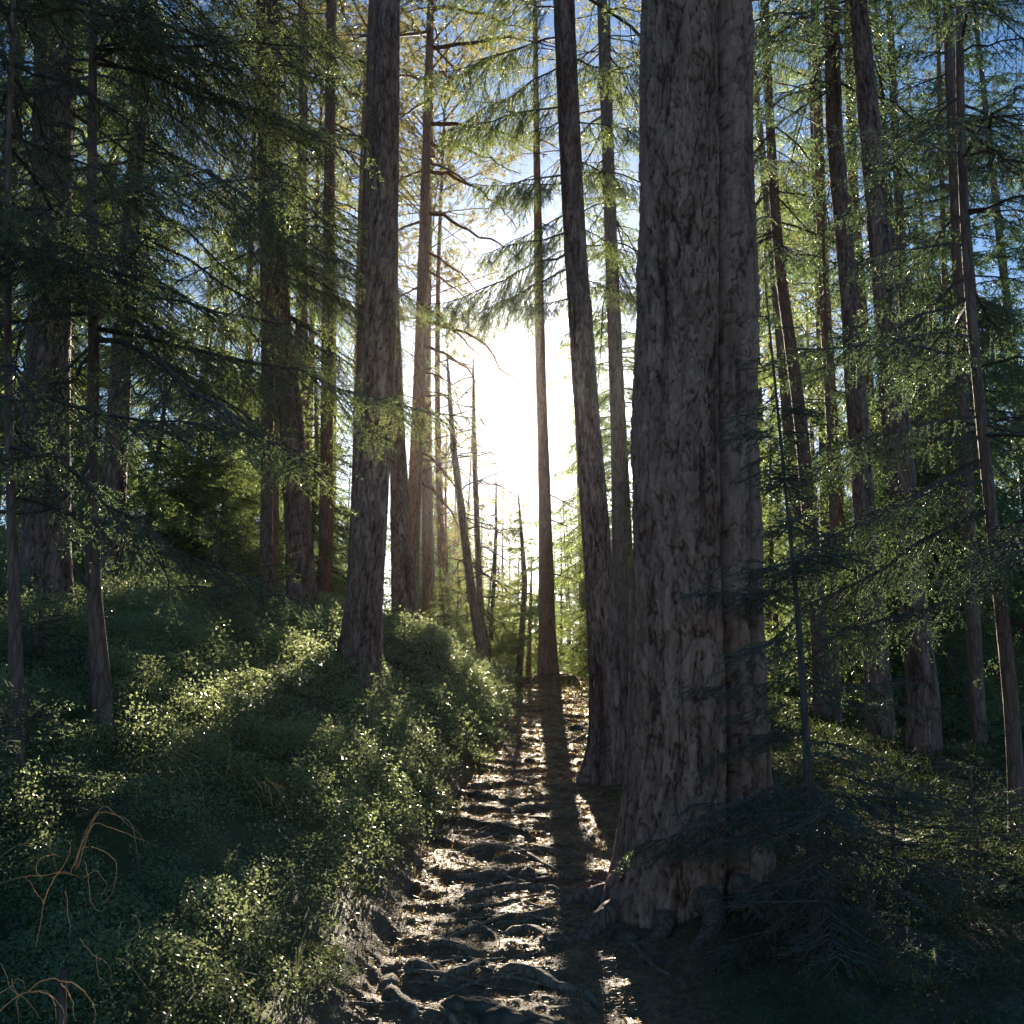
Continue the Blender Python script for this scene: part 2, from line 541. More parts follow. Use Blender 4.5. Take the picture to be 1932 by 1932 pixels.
def spruce_crown(rng, z0, z1, R, nbr, axis=None, sector=None, tw=0.07, hang=0.35, per_m=90, nl=0.02, nw=0.003,
                 droop=0.25, el=(-0.1, 0.35), bare=0.12, sub=True, rr=0.012, profile=0.8, twl=0.42, branches=None):
    """Feathery spruce branches: limb > side twigs > sub twigs > needles. returns (V,F,mi); mi 0 wood, 1 needles"""
    if branches is None:
        t = np.sort(rng.uniform(0, 1, nbr))
        zz = z0 + (z1 - z0) * t
        az = rng.uniform(*(sector or (0, 2 * PI)), nbr)
        L = R * ((1 - t) ** profile + 0.06) * rng.uniform(0.55, 1.15, nbr)
        e0 = el[0] + (el[1] - el[0]) * t + rng.normal(0, 0.10, nbr)
    else:
        zz = np.array([b[0] for b in branches], float); az = np.array([b[1] for b in branches], float)
        L = np.array([b[2] for b in branches], float); e0 = np.array([b[3] for b in branches], float)
        nbr = len(zz)
    P0 = np.stack([np.zeros(nbr), np.zeros(nbr), zz], 1)
    if axis is not None:
        P0[:, 0], P0[:, 1] = axis(zz)
    n = 9
    C = bend_arc(P0, az, e0, L, droop * rng.uniform(0.6, 1.3, nbr), rng.uniform(0.02, 0.14, nbr), n)
    C[:, 1:] += rng.normal(0, 0.012, C[:, 1:].shape) * L[:, None, None]
    parts = []
    rad = rr * np.sqrt(L)[:, None] * np.linspace(1, 0.18, n)[None]
    V, Fc = tubes(C[:, :-1].reshape(-1, 3), C[:, 1:].reshape(-1, 3), rad[:, :-1].ravel(), rad[:, 1:].ravel())
    parts.append((V, Fc, 0))
    # side twigs
    cnt = np.maximum(3, (L * (1 - bare) / tw * 2).astype(int))
    idx = np.repeat(np.arange(nbr), cnt)
    k = np.concatenate([np.arange(c) for c in cnt])
    s = bare + (1 - bare) * (k + rng.uniform(0, 1, len(k))) / cnt[idx]
    s = np.clip(s, 0, 0.999)
    f = s * (n - 1); i0 = f.astype(int); fr = (f - i0)[:, None]
    P = C[idx, i0] * (1 - fr) + C[idx, i0 + 1] * fr
    T = norm(C[idx, i0 + 1] - C[idx, i0])
    sd = np.where(k % 2 == 0, 1.0, -1.0)[:, None]
    S = norm(np.cross(T, np.array([[0, 0, 1.0]]))) * sd
    ang = rng.uniform(0.7, 1.15, len(k))[:, None]
    D = T * np.cos(ang) + S * np.sin(ang) + np.array([[0, 0, -1.0]]) * hang * rng.uniform(0.3, 1.6, (len(k), 1))
    D = norm(D + rng.normal(0, 0.12, D.shape))
    tl = twl * L[idx] * np.minimum(1, 0.35 + 2.2 * (s - bare)) * (1 - 0.82 * s) * rng.uniform(0.5, 1.3, len(k)) + 0.05
    tl = np.minimum(tl, 0.9)
    keep = rng.uniform(0, 1, len(k)) > 0.08
    P, D, tl = P[keep], D[keep], tl[keep]
    V, Fc = tubes(P, P + D * tl[:, None], 0.0035 * np.sqrt(tl + .1) * 2, 0.001 + 0 * tl)
    parts.append((V, Fc, 0))
    TP, TD, TL = [P], [D], [tl]
    if sub:
        c2 = np.maximum(1, (tl / (tw * 0.75)).astype(int)); c2[tl < 0.1] = 0
        j = np.repeat(np.arange(len(P)), c2)
        q = rng.uniform(0.15, 0.95, len(j))
        P2 = P[j] + D[j] * (tl[j] * q)[:, None]
        S2 = norm(np.cross(D[j], rng.normal(0, .35, (len(j), 3)) + np.array([[0, 0, 1.0]]))) * np.where(rng.uniform(0, 1, len(j)) > .5, 1, -1)[:, None]
        D2 = norm(D[j] * 0.7 + S2 * 0.75 + np.array([[0, 0, -1.0]]) * hang * rng.uniform(0.2, 1.3, (len(j), 1)))
        l2 = tl[j] * (1 - q * 0.7) * rng.uniform(0.25, 0.6, len(j)) + 0.025
        V, Fc = tubes(P2, P2 + D2 * l2[:, None], 0.0018 + 0 * l2, 0.0008 + 0 * l2)
        parts.append((V, Fc, 0))
        TP.append(P2); TD.append(D2); TL.append(l2)
    TP, TD, TL = np.concatenate(TP), np.concatenate(TD), np.concatenate(TL)
    V, Fc = needles(rng, TP, TD, TL, per_m, nl, nw)
    parts.append((V, Fc, 1))
    return merge(parts)


def pine_crown(rng, z0, z1, R, nbr, axis=None, tufts=14, nn=26, nl=0.055, nw=0.004, sub=5, dead=0.0, rr=0.016, branches=None, tuftr=1.0, wig=0.10):
    """Crooked pine limbs ending in needle tufts."""
    if branches is None:
        t = np.sort(rng.uniform(0, 1, nbr)); zz = z0 + (z1 - z0) * t
        az = rng.uniform(0, 2 * PI, nbr)
        L = R * (0.35 + 0.9 * np.sin(PI * np.clip(t, .12, 1)) ** 0.7) * rng.uniform(0.5, 1.1, nbr)
        e0 = rng.uniform(-0.1, 0.5, nbr) + 0.5 * t
        dr = rng.uniform(0.0, 0.35, nbr)
        has = np.ones(nbr)
    else:
        zz = np.array([b[0] for b in branches], float); az = np.array([b[1] for b in branches], float)
        L = np.array([b[2] for b in branches], float); e0 = np.array([b[3] for b in branches], float)
        dr = np.array([b[4] for b in branches], float); has = np.array([b[5] for b in branches], float); nbr = len(zz)
    P0 = np.stack([0 * zz, 0 * zz, zz], 1)
    if axis is not None: P0[:, 0], P0[:, 1] = axis(zz)
    n = 12
    C = bend_arc(P0, az, e0, L, dr, np.zeros(nbr) + .02, n)
    wob = np.cumsum(rng.normal(0, wig * 0.35, C.shape), 1) * (L / n)[:, None, None] * 1.6
    C[:, 1:] += wob[:, 1:]
    rad = rr * np.sqrt(L)[:, None] * np.linspace(1, 0.2, n)[None]
    parts = []
    V, Fc = tubes(C[:, :-1].reshape(-1, 3), C[:, 1:].reshape(-1, 3), rad[:, :-1].ravel(), rad[:, 1:].ravel()); parts.append((V, Fc, 0))
    # secondary branches
    cnt = np.maximum(2, (L * sub).astype(int))
    idx = np.repeat(np.arange(nbr), cnt)
    s = rng.uniform(0.25, 0.98, len(idx)); f = s * (n - 1); i0 = f.astype(int); fr = (f - i0)[:, None]
    P = C[idx, i0] * (1 - fr) + C[idx, i0 + 1] * fr
    T = norm(C[idx, i0 + 1] - C[idx, i0])
    D = norm(T * 0.7 + rng.normal(0, 0.55, T.shape))
    l = L[idx] * (1.05 - s) * rng.uniform(0.3, 0.7, len(idx)) + 0.12
    # two crooked pieces
    M = P + D * (l * .5)[:, None]
    D2 = norm(D + rng.normal(0, 0.35, D.shape)); E = M + D2 * (l * .5)[:, None]
    r2 = 0.006 * np.sqrt(l)
    for A, B, ra, rb in ((P, M, r2, r2 * .7), (M, E, r2 * .7, r2 * .35)):
        V, Fc = tubes(A, B, ra, rb); parts.append((V, Fc, 0))
    # twigs
    c3 = np.maximum(1, (l * tufts).astype(int))
    j = np.repeat(np.arange(len(P)), c3)
    q = rng.uniform(0.1, 1, len(j))
    P3 = np.where((q < .5)[:, None], P[j] + (M[j] - P[j]) * (q * 2)[:, None], M[j] + (E[j] - M[j]) * (q * 2 - 1)[:, None])
    D3 = norm(D[j] * 0.8 + rng.normal(0, 0.6, (len(j), 3)) + np.array([[0, 0, .15]]))
    l3 = rng.uniform(0.05, 0.2, len(j)) + 0.1 * l[j]
    V, Fc = tubes(P3, P3 + D3 * l3[:, None], 0.002 + 0 * l3, 0.001 + 0 * l3); parts.append((V, Fc, 0))
    live = rng.uniform(0, 1, len(j)) < has[idx[j]] * (1 - dead)
    PT, DT, LT = P3[live], D3[live], l3[live]
    m = min(1.0, 0.09 / 0.12)
    start = PT + DT * (LT * 0.45)[:, None]
    V, Fc = needles(rng, start, DT, LT * 0.6, nn / np.maximum(np.mean(LT) * .6, .03) if len(LT) else 1, nl * tuftr, nw, splay=0.75, side_bias=0.0)
    parts.append((V, Fc, 1))
    return merge(parts)


# ------------------------------------------------------------------ trunks
def trunk_arrays(zs, cx, cy, rad, seg, flare=0.35, flare_h=0.35, seed=0, bark=0.0, plate=(0.05, 0.22), lobe=None, zbase=0.0, under=0.4, roots=5):
    """zs ring heights; cx,cy,rad arrays"""
    th = np.arange(seg) * 2 * PI / seg
    Z, TH = np.meshgrid(zs, th, indexing='ij')
    CX = cx[:, None]; CY = cy[:, None]; RR = rad[:, None] * np.ones(seg)[None]
    hgt = np.clip(Z - zbase, 0, None)
    rs = np.random.RandomState(seed)
    lob = np.zeros_like(TH)
    for k in range(roots):
        a0 = rs.uniform(0, 2 * PI); w = rs.uniform(0.25, 0.5)
        dd = np.angle(np.exp(1j * (TH - a0)))
        lob += np.exp(-(dd / w) ** 2) * rs.uniform(0.5, 1.1)
    RR = RR * (1 + flare * np.exp(-hgt / flare_h) * (0.35 + 0.65 * lob))
    RR = RR * (1 + 0.05 * vnoise(np.cos(TH) * 1.5 + 10, np.sin(TH) * 1.5 + 10, Z * 1.3, seed=seed))
    if lobe is not None:
        RR = lobe(RR, TH, Z)
    pl = np.full(TH.shape, 0.6)
    if bark > 0:
        X = np.cos(TH) * RR; Y = np.sin(TH) * RR
        wx = 0.5 * vnoise(X * 8, Y * 8, Z * 3, seed=seed + 3) + .34 * vnoise(X * 34, Y * 34, Z * 22, seed=seed + 5) + .22 * vnoise(X * 75, Y * 75, Z * 45, seed=seed + 7)
        wz = 0.5 * vnoise(X * 8, Y * 8, Z * 3, seed=seed + 4) + .34 * vnoise(X * 34, Y * 34, Z * 22, seed=seed + 6) + .22 * vnoise(X * 75, Y * 75, Z * 45, seed=seed + 8)
        f1, f2, cid = worley(X / plate[0] + wx, Y / plate[0] + wz, Z / plate[1] + wz * 0.6, seed)
        e = sstep(0.0, 0.14, f2 - f1)
        g1, g2, gid = worley(X / plate[0] * 2.3 + wz * 2, Y / plate[0] * 2.3, Z / plate[1] * 2.6 + wx * 2, seed + 50)
        e2 = sstep(0.0, 0.16, g2 - g1)
        fine = fbm(X * 70, Y * 70, Z * 14, seed=seed + 70, octs=2)
        ridge = fbm(X * 16, Y * 16, Z * 1.6 + wz * .5, seed=seed + 90, octs=3)
        e = e * sstep(-.75, .1, ridge)
        q1 = plate[0] / .06
        fw = .8 * vnoise(X * 7, Y * 7, Z * 2.4, seed=seed + 11)
        fu = np.abs(fbm(X * 11 / q1 + fw, Y * 11 / q1 + fw, Z * 1.5 / q1 + fw * .8, seed=seed + 12, octs=2))
        fur = sstep(0.01, 0.085, fu)
        fu2 = np.abs(vnoise(X * 26 / q1 + fw * 2, Y * 26 / q1, Z * 6 / q1 + fw, seed=seed + 13))
        fur2 = sstep(0.0, 0.10, fu2)
        RR = RR + bark * ((fur - 1) * .32 + (fur2 - 1) * 0.1 + (cid - 0.5) * .55 + (e - 1) * 0.5 + (gid - .5) * 0.35 + (e2 - 1) * .2 + fine * 0.25)
        pl = np.clip(-.04 + 0.20 * fur + 0.06 * fur2 + .40 * e + .16 * e2 + 0.34 * (cid - .35) + .22 * (gid - .5) + 0.15 * fine, 0, 1)
    V = np.stack([CX + RR * np.cos(TH), CY + RR * np.sin(TH), Z], 2).reshape(-1, 3)
    n = len(zs)
    i, j = np.meshgrid(np.arange(n - 1), np.arange(seg), indexing='ij')
    a = (i * seg + j).ravel(); b = (i * seg + (j + 1) % seg).ravel()
    Q = np.stack([a, b, b + seg, a + seg], 1)
    return V, Q, pl.ravel()


ALLTREES = []


def manual_tree(name, pts, d, top_h, label, cat, material, group=None, seed=1, detail=1, flare=0.35, bark=0.0, plate=(0.045, 0.2), lobe=None, crown=None, crown_mats=None, fine_to=None, flare_h=0.3, roots=5, ddepth=0.0):
    """pts: list (X, Y, width_px) from top to foot, in the plane y=d"""
    W = [(at(X, Y, d), w) for X, Y, w in pts]
    zz = np.array([w[0][2] for w in W]); xx = np.array([w[0][0] for w in W])
    rr = np.array([w[1] * (d * CP) / F / 2 * 1.0 for w in W])
    o = np.argsort(zz); zz, xx, rr = zz[o], xx[o], rr[o]
    bx = xx[0]; bz = hz(bx, d)
    # extend to the top of the tree
    sl = (xx[-1] - xx[-2]) / (zz[-1] - zz[-2])
    ztop = bz + top_h
    if ztop > zz[-1] + .2:
        sl = np.clip(sl, -0.05, 0.05)
        zz = np.append(zz, ztop); xx = np.append(xx, xx[-1] + sl * (ztop - zz[-2])); rr = np.append(rr, 0.012)
    if zz[0] > bz - 0.35:
        s0 = (xx[1] - xx[0]) / max(zz[1] - zz[0], .1)
        zz = np.insert(zz, 0, bz - 0.35); xx = np.insert(xx, 0, xx[0] - s0 * min(zz[1] - bz + .35, 1)); rr = np.insert(rr, 0, rr[0])
    ft = fine_to if fine_to is not None else 36
    step = {3: 0.011, 2: 0.022, 1: 0.12, 0: 0.3}[detail]
    seg = {3: 400, 2: 110, 1: 18, 0: 10}[detail]
    vis = bz + (d * 0.80 + 1.0)
    zs = np.concatenate([np.arange(bz - 0.35, min(vis, ztop), step), np.arange(min(vis, ztop), ztop, 0.25), [ztop]])
    zs = np.unique(zs)
    fx = np.interp(zs, zz, xx); fr = np.interp(zs, zz, rr)
    fr = fr * np.sqrt(np.clip((ztop - zs) / 1.6, 0.02, 1))
    if len(zs) > 40:      # soften kinks
        k = np.ones(9) / 9.0
        fxp = np.concatenate([np.full(4, fx[0]), fx, np.full(4, fx[-1])]); fx = np.convolve(fxp, k, 'valid')
    ox, oy = float(np.interp(bz, zs, fx)), d
    V, Q, pl = trunk_arrays(zs - bz, fx - ox, np.zeros(len(zs)) + ddepth * (zs - bz), fr, seg, flare=flare, seed=seed, bark=bark, plate=plate, lobe=lobe, flare_h=flare_h, roots=roots)
    root = link(name, None, loc=(ox, oy, bz))
    tag(root, label, cat, group)
    me = make_mesh('trunk', V, Q, [material], smooth=True, attr={'plate': pl})
    link('trunk', me, root)
    ax = lambda z: (np.interp(z, zs - bz, fx - ox), np.interp(z, zs - bz, ddepth * (zs - bz)))
    if crown is not None:
        cv, cf, ci = crown(ax, bz, ox)
        link('crown', make_mesh('crown', cv, cf, crown_mats, ci), root)
    ALLTREES.append(root)
    return root


def zof(Y, d, bz=0.0):
    return at(966, Y, d)[2] - bz


RN = lambda s: np.random.default_rng(s)
SPR = [M_TWIG, M_SPRUCE]; SPD = [M_TWIG, M_SPRUCE_SHADE]; PIN = [M_TWIGRED, M_PINE]; PIG = [M_TWIG, M_PINE]


# --- the giant: two fused stems with a deep vertical crack
def giant_lobe(RR, TH, Z):
    # two stems grown together: union of two circles, with a crack where they meet on the camera side
    k = RR / 0.33
    def circ(cx, cy, r):
        c = cx * np.cos(TH) + cy * np.sin(TH)
        q = r * r - (cx * cx + cy * cy) + c * c
        return np.where(q > 0, c + np.sqrt(np.maximum(q, 0)), 0)
    wob = 0.012 * np.sin(Z * 1.7) + 0.008 * vnoise(Z * 4, Z * 0, seed=4)
    A = circ(-0.062, 0.02, 0.262); B = circ(0.188, -0.045, 0.142)
    R = np.maximum(A, B)
    c0 = -0.93 + wob * 3
    dd = np.angle(np.exp(1j * (TH - c0)))
    R = R - np.exp(-(dd / 0.07) ** 2) * 0.12 + .01 * vnoise(np.cos(TH) * 6, np.sin(TH) * 6, Z * 2.2, seed=44)
    return R * k


def high_pine(seed, z0, top, R=1.8, n=26):
    return lambda ax, bz, ox: pine_crown(RN(seed), z0, top, R, n, axis=ax, tufts=7, nn=14, nl=0.09, nw=0.014, sub=4)


manual_tree('pine_tree', [(1313, 0, 236), (1312, 400, 238), (1311, 800, 244), (1313, 1200, 254), (1313, 1450, 268), (1310, 1640, 285), (1308, 1720, 300)], 5.5, 24,
            'giant pine with thick plated bark and a deep vertical crack, right of the path', 'tree', M_GIANT, seed=3, detail=3, flare=0.10, bark=0.018, plate=(0.062, 0.175),
            lobe=giant_lobe, crown=high_pine(1, 13, 23.8, 3.0, 34), crown_mats=PIN, flare_h=0.2, roots=7)
manual_tree('pine_tree', [(732, 0, 54), (722, 500, 63), (713, 700, 67), (700, 950, 68), (686, 1150, 73), (677, 1290, 80)], 9.0, 21,
            'dark straight pine trunk on the mossy bank left of the path, leaning slightly right', 'tree', M_BARK, seed=8, detail=2, flare=0.45, bark=0.010,
            crown=high_pine(2, 12, 20.8), crown_mats=PIN)
manual_tree('pine_tree', [(702, 0, 14), (693, 350, 18), (686, 600, 24), (678, 800, 22), (672, 960, 22), (662, 1180, 24)], 12.0, 18,
            'thin trunk almost hidden behind the dark straight pine on the left bank', 'tree', M_BARK, seed=9, detail=1)
manual_tree('pine_tree', [(738, 560, 30), (752, 880, 34), (758, 1050, 42), (766, 1190, 52)], 13.0, 17,
            'broad-footed pine trunk rising from the hump just right of the dark straight pine', 'tree', M_BARK, seed=10, detail=2, flare=0.3, bark=0.010,
            crown=high_pine(3, 12, 16.8), crown_mats=PIN)


def pine_D(ax, bz, ox):
    z = lambda Y: at(812, Y, 13.5)[2] - bz
    B = []
    for Y, az, L, el, dr, has in [(232, 0.0, 1.7, -0.10, 0.25, 0.45), (320, 0.15, 1.3, -0.05, 0.5, 0.4), (400, .1, 1.3, -.2, .3, .4), (265, -.2, 1.2, -.1, .5, .4), (300, -0.5, 0.9, -0.5, 0.3, 0.2), (318, PI, 0.7, 0.0, 0.6, 0.3),
                                  (470, 0.1, 0.8, -0.45, 0.4, 0.3), (505, 0.3, 0.7, -0.1, 0.6, 0.25), (610, 0.0, 1.3, -0.1, 0.65, 0.3), (655, .1, 1.0, -.2, .5, .4), (575, 0.2, .9, -0.6, 0.3, 0.2), (700, 0.1, .5, -.05, .5, .2),
                                  (90, 0.0, 1.6, 0.0, 0.1, 1), (60, 2.8, 1.3, 0.2, 0.2, 1), (150, 3.0, 1.1, 0.3, 0.3, .8), (190, 3.3, .8, -0.2, 0.5, .5), (20, 0.3, 1.5, 0.1, 0.2, 1),
                                  (850, 0.1, .7, -.5, .7, .1), (760, .3, .55, -.3, .8, .1), (900, .0, .8, -.3, 1.1, .1), (420, 3.1, .7, -.1, .5, .3), (540, 3.3, .5, -.3, .3, .1)]:
        B.append((z(Y), az, L, el, dr, has))
    a = pine_crown(RN(44), 0, 1, 1, len(B), axis=ax, branches=B, tufts=11, nn=13, nl=0.05, nw=0.006, sub=7, rr=0.03, wig=0.42)
    b = pine_crown(RN(45), z(130), 16.8, 1.7, 30, axis=ax, tufts=9, nn=14, nl=0.06, nw=0.008, sub=5)
    V, Fc, m = a; V2, F2, m2 = b
    return np.concatenate([V, V2]), np.concatenate([Fc, F2 + len(V)]), np.concatenate([m, m2])


manual_tree('pine_tree', [(812, 0, 13), (806, 230, 17), (800, 430, 20), (793, 650, 23), (786, 850, 26), (779, 1000, 27), (776, 1170, 28)], 13.5, 17,
            'slim reddish pine with crooked bare branches reaching right across the bright sky', 'tree', M_BARKRED, seed=12, detail=1, crown=pine_D, crown_mats=PIN)


def spruce_E(ax, bz, ox):
    z = lambda Y: at(1090, Y, 8.7)[2] - bz
    B = []
    for Y, az, L, el in [(470, PI + .1, 1.25, -0.42), (500, PI - .25, 1.0, -0.35), (350, PI + .3, .8, -0.1), (330, 3.5, 0.9, -0.30), (70, PI, 1.3, -.25), (120, PI - .4, 1.2, -.3), (200, PI + .2, 1.1, -.25), (400, PI - .1, .6, -.4), (440, PI + .5, .9, -.35), (20, 3.6, 1.2, 0.0),
                         (560, PI + .5, .55, -.3), (230, PI, .45, -.2), (620, PI - .3, .3, -.3), (110, .2, .9, -.1), (300, 0.2, .7, -.3), (230, -.5, .8, -.3), (420, .3, .55, -.4), (520, .1, .5, -.3)]:
        B.append((z(Y), az, L, el))
    a = spruce_crown(RN(51), 0, 1, 1, len(B), axis=ax, branches=B, tw=0.035, hang=1.1, per_m=110, nl=0.02, nw=0.0042, droop=0.1, twl=0.55)
    b = spruce_crown(RN(52), z(-20), 19.5, 2.2, 60, axis=ax, tw=0.12, hang=0.8, per_m=34, nl=0.04, nw=0.008, droop=0.3)
    V, Fc, m = a; V2, F2, m2 = b
    return np.concatenate([V, V2]), np.concatenate([Fc, F2 + len(V)]), np.concatenate([m, m2])


manual_tree('spruce_tree', [(1064, 0, 46), (1074, 250, 46), (1087, 500, 47), (1107, 780, 50), (1128, 1050, 56), (1145, 1290, 66), (1152, 1400, 72), (1153, 1480, 84)], 8.7, 20,
            'dark spruce trunk leaning left beside the giant pine, at the right edge of the path', 'tree', M_BARK, seed=14, detail=2, flare=0.35, bark=0.008, crown=spruce_E, crown_mats=SPR)
manual_tree('spruce_tree', [(1140, 100, 24), (1158, 600, 27), (1168, 900, 30), (1172, 1250, 32)], 15.0, 19,
            'brown spruce trunk seen in the gap between the leaning spruce and the giant pine', 'tree', M_BARKFAR, seed=15, detail=1,
            crown=lambda ax, bz, ox: spruce_crown(RN(61), 6.2, 18.8, 2.0, 110, axis=ax, tw=0.1, hang=1.1, per_m=34, nl=0.04, nw=0.007, droop=0.4, el=(-0.4, 0.2)), crown_mats=SPR)


def pine_F(ax, bz, ox):
    z = lambda Y: at(1020, Y, 16.5)[2] - bz
    B = [(z(90), 0.2, .8, .1, .2, 1), (z(130), PI, .9, .1, .2, .8), (z(260), .3, .7, -.2, .3, .4), (z(330), PI, .8, -.3, .4, .5), (z(420), .1, .8, -.2, .4, .5), (z(930), .2, .9, -.3, .3, .6), (z(980), -.3, .8, -.2, .4, .6),
         (z(1080), .1, .9, -.1, .4, .6), (z(1120), .6, .9, .1, .2, .8)]
    return pine_crown(RN(71), 0, 1, 1, len(B), axis=ax, branches=B, tufts=8, nn=12, nl=0.06, nw=0.009, sub=4)


manual_tree('pine_tree', [(1009, 0, 9), (1012, 250, 13), (1016, 480, 18), (1020, 700, 21), (1025, 850, 23), (1029, 1000, 27), (1032, 1150, 31), (1034, 1290, 35)], 16.5, 15,
            'straight pine standing on the crest at the end of the path, below the sun', 'tree', M_BARKRED, seed=16, detail=1, flare=0.5, crown=pine_F, crown_mats=PIN)


def thin_pine(seed, d, X, Ys, has=.25, L=0.7, n=12, tuft=8):
    def f(ax, bz, ox):
        r = RN(seed)
        B = [(at(X, y, d)[2] - bz, r.uniform(0, 2 * PI), L * r.uniform(.5, 1.3), r.uniform(-.3, .4), r.uniform(.1, .5), has) for y in r.uniform(Ys[0], Ys[1], n)]
        return pine_crown(r, 0, 1, 1, len(B), axis=ax, branches=B, tufts=tuft + 5, nn=13, nl=0.06, nw=0.010, sub=5, rr=.016, wig=.32)
    return f


manual_tree('pine_tree', [(846, 720, 9), (856, 850, 12), (872, 970, 16), (888, 1110, 18), (906, 1210, 20), (914, 1280, 21)], 17.5, 5.8,
            'thin leaning pine with bare twigs near the crest, left one of a crossed pair', 'tree', M_BARKFAR, seed=17, detail=1, crown=thin_pine(81, 17.5, 860, (660, 1100), .5, 1.2, 30), crown_mats=PIG)
manual_tree('pine_tree', [(893, 700, 8), (895, 850, 10), (900, 1000, 12), (906, 1150, 14), (916, 1280, 16)], 18.2, 6.0,
            'thin upright pine near the crest, right one of a crossed pair', 'tree', M_BARKFAR, seed=18, detail=1, crown=thin_pine(82, 18.2, 895, (660, 1150), .5, 1.0, 30), crown_mats=PIG)
manual_tree('pine_tree', [(936, 880, 5), (936, 1000, 7), (932, 1100, 8), (926, 1215, 9)], 20.0, 4.6,
            'very thin dead sapling with short twigs right of the crossed pines', 'tree', M_TWIG, seed=19, detail=0, crown=thin_pine(83, 20, 935, (860, 1200), .4, .6, 26, 6), crown_mats=PIG)
manual_tree('spruce_tree', [(975, 900, 7), (984, 1010, 9), (990, 1100, 11), (984, 1200, 12), (978, 1285, 13)], 19.0, 3.9,
            'small crooked spruce with a forked dark stem just left of the crest pine', 'tree', M_BARKFAR, seed=20, detail=1,
            crown=lambda ax, bz, ox: spruce_crown(RN(84), .5, 3.8, .8, 90, axis=ax, tw=.06, hang=.3, per_m=70, nl=.05, nw=.014), crown_mats=SPR)
manual_tree('pine_tree', [(1002, 1100, 8), (999, 1200, 9), (996, 1290, 10)], 19.5, 2.8,
            'young reddish pine stem between the crooked spruce and the crest pine', 'tree', M_BARKRED, seed=21, detail=0, crown=thin_pine(85, 19.5, 1000, (1050, 1200), .8, .6, 14), crown_mats=PIG)

# left group
manual_tree('spruce_tree', [(495, 0, 30), (502, 400, 28), (505, 700, 26), (503, 1000, 24), (497, 1160, 26)], 12.0, 18,
            'slender straight spruce trunk on the slope, left of the stout broad spruce trunk', 'tree', M_BARK, seed=22, detail=1, flare=.5,
            crown=lambda ax, bz, ox: spruce_crown(RN(91), 3.0, 17.5, 1.8, 140, axis=ax, tw=0.08, hang=.6, per_m=40, nl=0.032, nw=0.006, droop=.35, el=(-.3, .3)), crown_mats=SPR)
manual_tree('spruce_tree', [(519, 600, 10), (520, 850, 12), (520, 1130, 14)], 12.6, 11,
            'thin companion stem close behind the slender straight spruce on the slope', 'tree', M_BARKRED, seed=23, detail=1)
manual_tree('spruce_tree', [(512, 300, 40), (528, 600, 44), (548, 780, 48), (560, 950, 52), (567, 1100, 56), (570, 1190, 62)], 12.0, 18,
            'stout broad spruce trunk standing left of the dark straight pine', 'tree', M_BARK, seed=24, detail=2, flare=.3, bark=.008,
            crown=lambda ax, bz, ox: spruce_crown(RN(92), 3.6, 17.5, 1.9, 120, axis=ax, tw=0.09, hang=.6, per_m=40, nl=0.032, nw=0.006, droop=.35, el=(-.3, .3)), crown_mats=SPR)
manual_tree('pine_tree', [(568, 0, 12), (570, 300, 14), (574, 600, 15), (580, 1150, 18)], 17.0, 18,
            'thin reddish pine trunk lit at its top, behind the stout broad spruce trunk', 'tree', M_BARKRED, seed=25, detail=1, crown=high_pine(95, 9, 17.5, 1.8, 24), crown_mats=PIN)
manual_tree('spruce_tree', [(625, 0, 21), (621, 350, 22), (618, 600, 24), (616, 880, 25), (614, 1150, 28)], 14.5, 19,
            'grey upright trunk between the stout broad spruce and the dark straight pine', 'tree', M_BARK, seed=26, detail=1,
            crown=lambda ax, bz, ox: spruce_crown(RN(93), 4.5, 18.5, 1.8, 150, axis=ax, tw=0.1, hang=.6, per_m=36, nl=0.034, nw=0.007, droop=.35, el=(-.3, .3)), crown_mats=SPR)
manual_tree('pine_tree', [(528, 0, 8), (524, 130, 8), (522, 400, 10), (530, 1100, 13)], 20.0, 17,
            'very thin far pine trunk just right of the slender straight spruce, against the sky', 'tree', M_BARKFAR, seed=27, detail=0, crown=high_pine(96, 8, 16.5, 1.5, 22), crown_mats=PIN)
manual_tree('spruce_tree', [(104, 0, 78), (98, 300, 82), (92, 650, 84), (88, 1000, 88), (86, 1180, 96)], 8.0, 20,
            'thick shaded spruce trunk at the far left behind hanging branches', 'tree', M_BARK, seed=28, detail=2, flare=.3, bark=.009,
            crown=lambda ax, bz, ox: spruce_crown(RN(94), 3.2, 19, 2.7, 170, axis=ax, tw=0.09, hang=.6, per_m=42, nl=0.026, nw=0.0055, droop=.4, el=(-.4, .2), sub=True), crown_mats=SPR)
manual_tree('spruce_tree', [(262, 250, 30), (246, 430, 36), (228, 700, 42), (216, 900, 46), (208, 1060, 50)], 10.0, 18,
            'mid-sized shaded trunk right of the thick far left trunk, behind the curved sapling', 'tree', M_BARK, seed=29, detail=2, flare=.3, bark=.008,
            crown=lambda ax, bz, ox: spruce_crown(RN(97), 3.6, 17.5, 2.2, 150, axis=ax, tw=0.09, hang=.6, per_m=42, nl=0.028, nw=0.006, droop=.4, el=(-.4, .2)), crown_mats=SPR)
manual_tree('spruce_tree', [(176, 0, 16), (173, 370, 20), (178, 640, 22), (177, 810, 24), (160, 1010, 34), (178, 1090, 26), (190, 1200, 30), (192, 1295, 34)], 5.6, 8.5,
            'young spruce with a crooked dark stem and wide feathery branches on the left bank', 'tree', M_BARK, seed=30, detail=1, flare=.4,
            crown=lambda ax, bz, ox: spruce_crown(RN(98), 1.9, 8.4, 1.8, 80, axis=ax, tw=0.05, hang=.45, per_m=95, nl=0.017, nw=0.0032, droop=.30, el=(-.10, .45)), crown_mats=SPR)
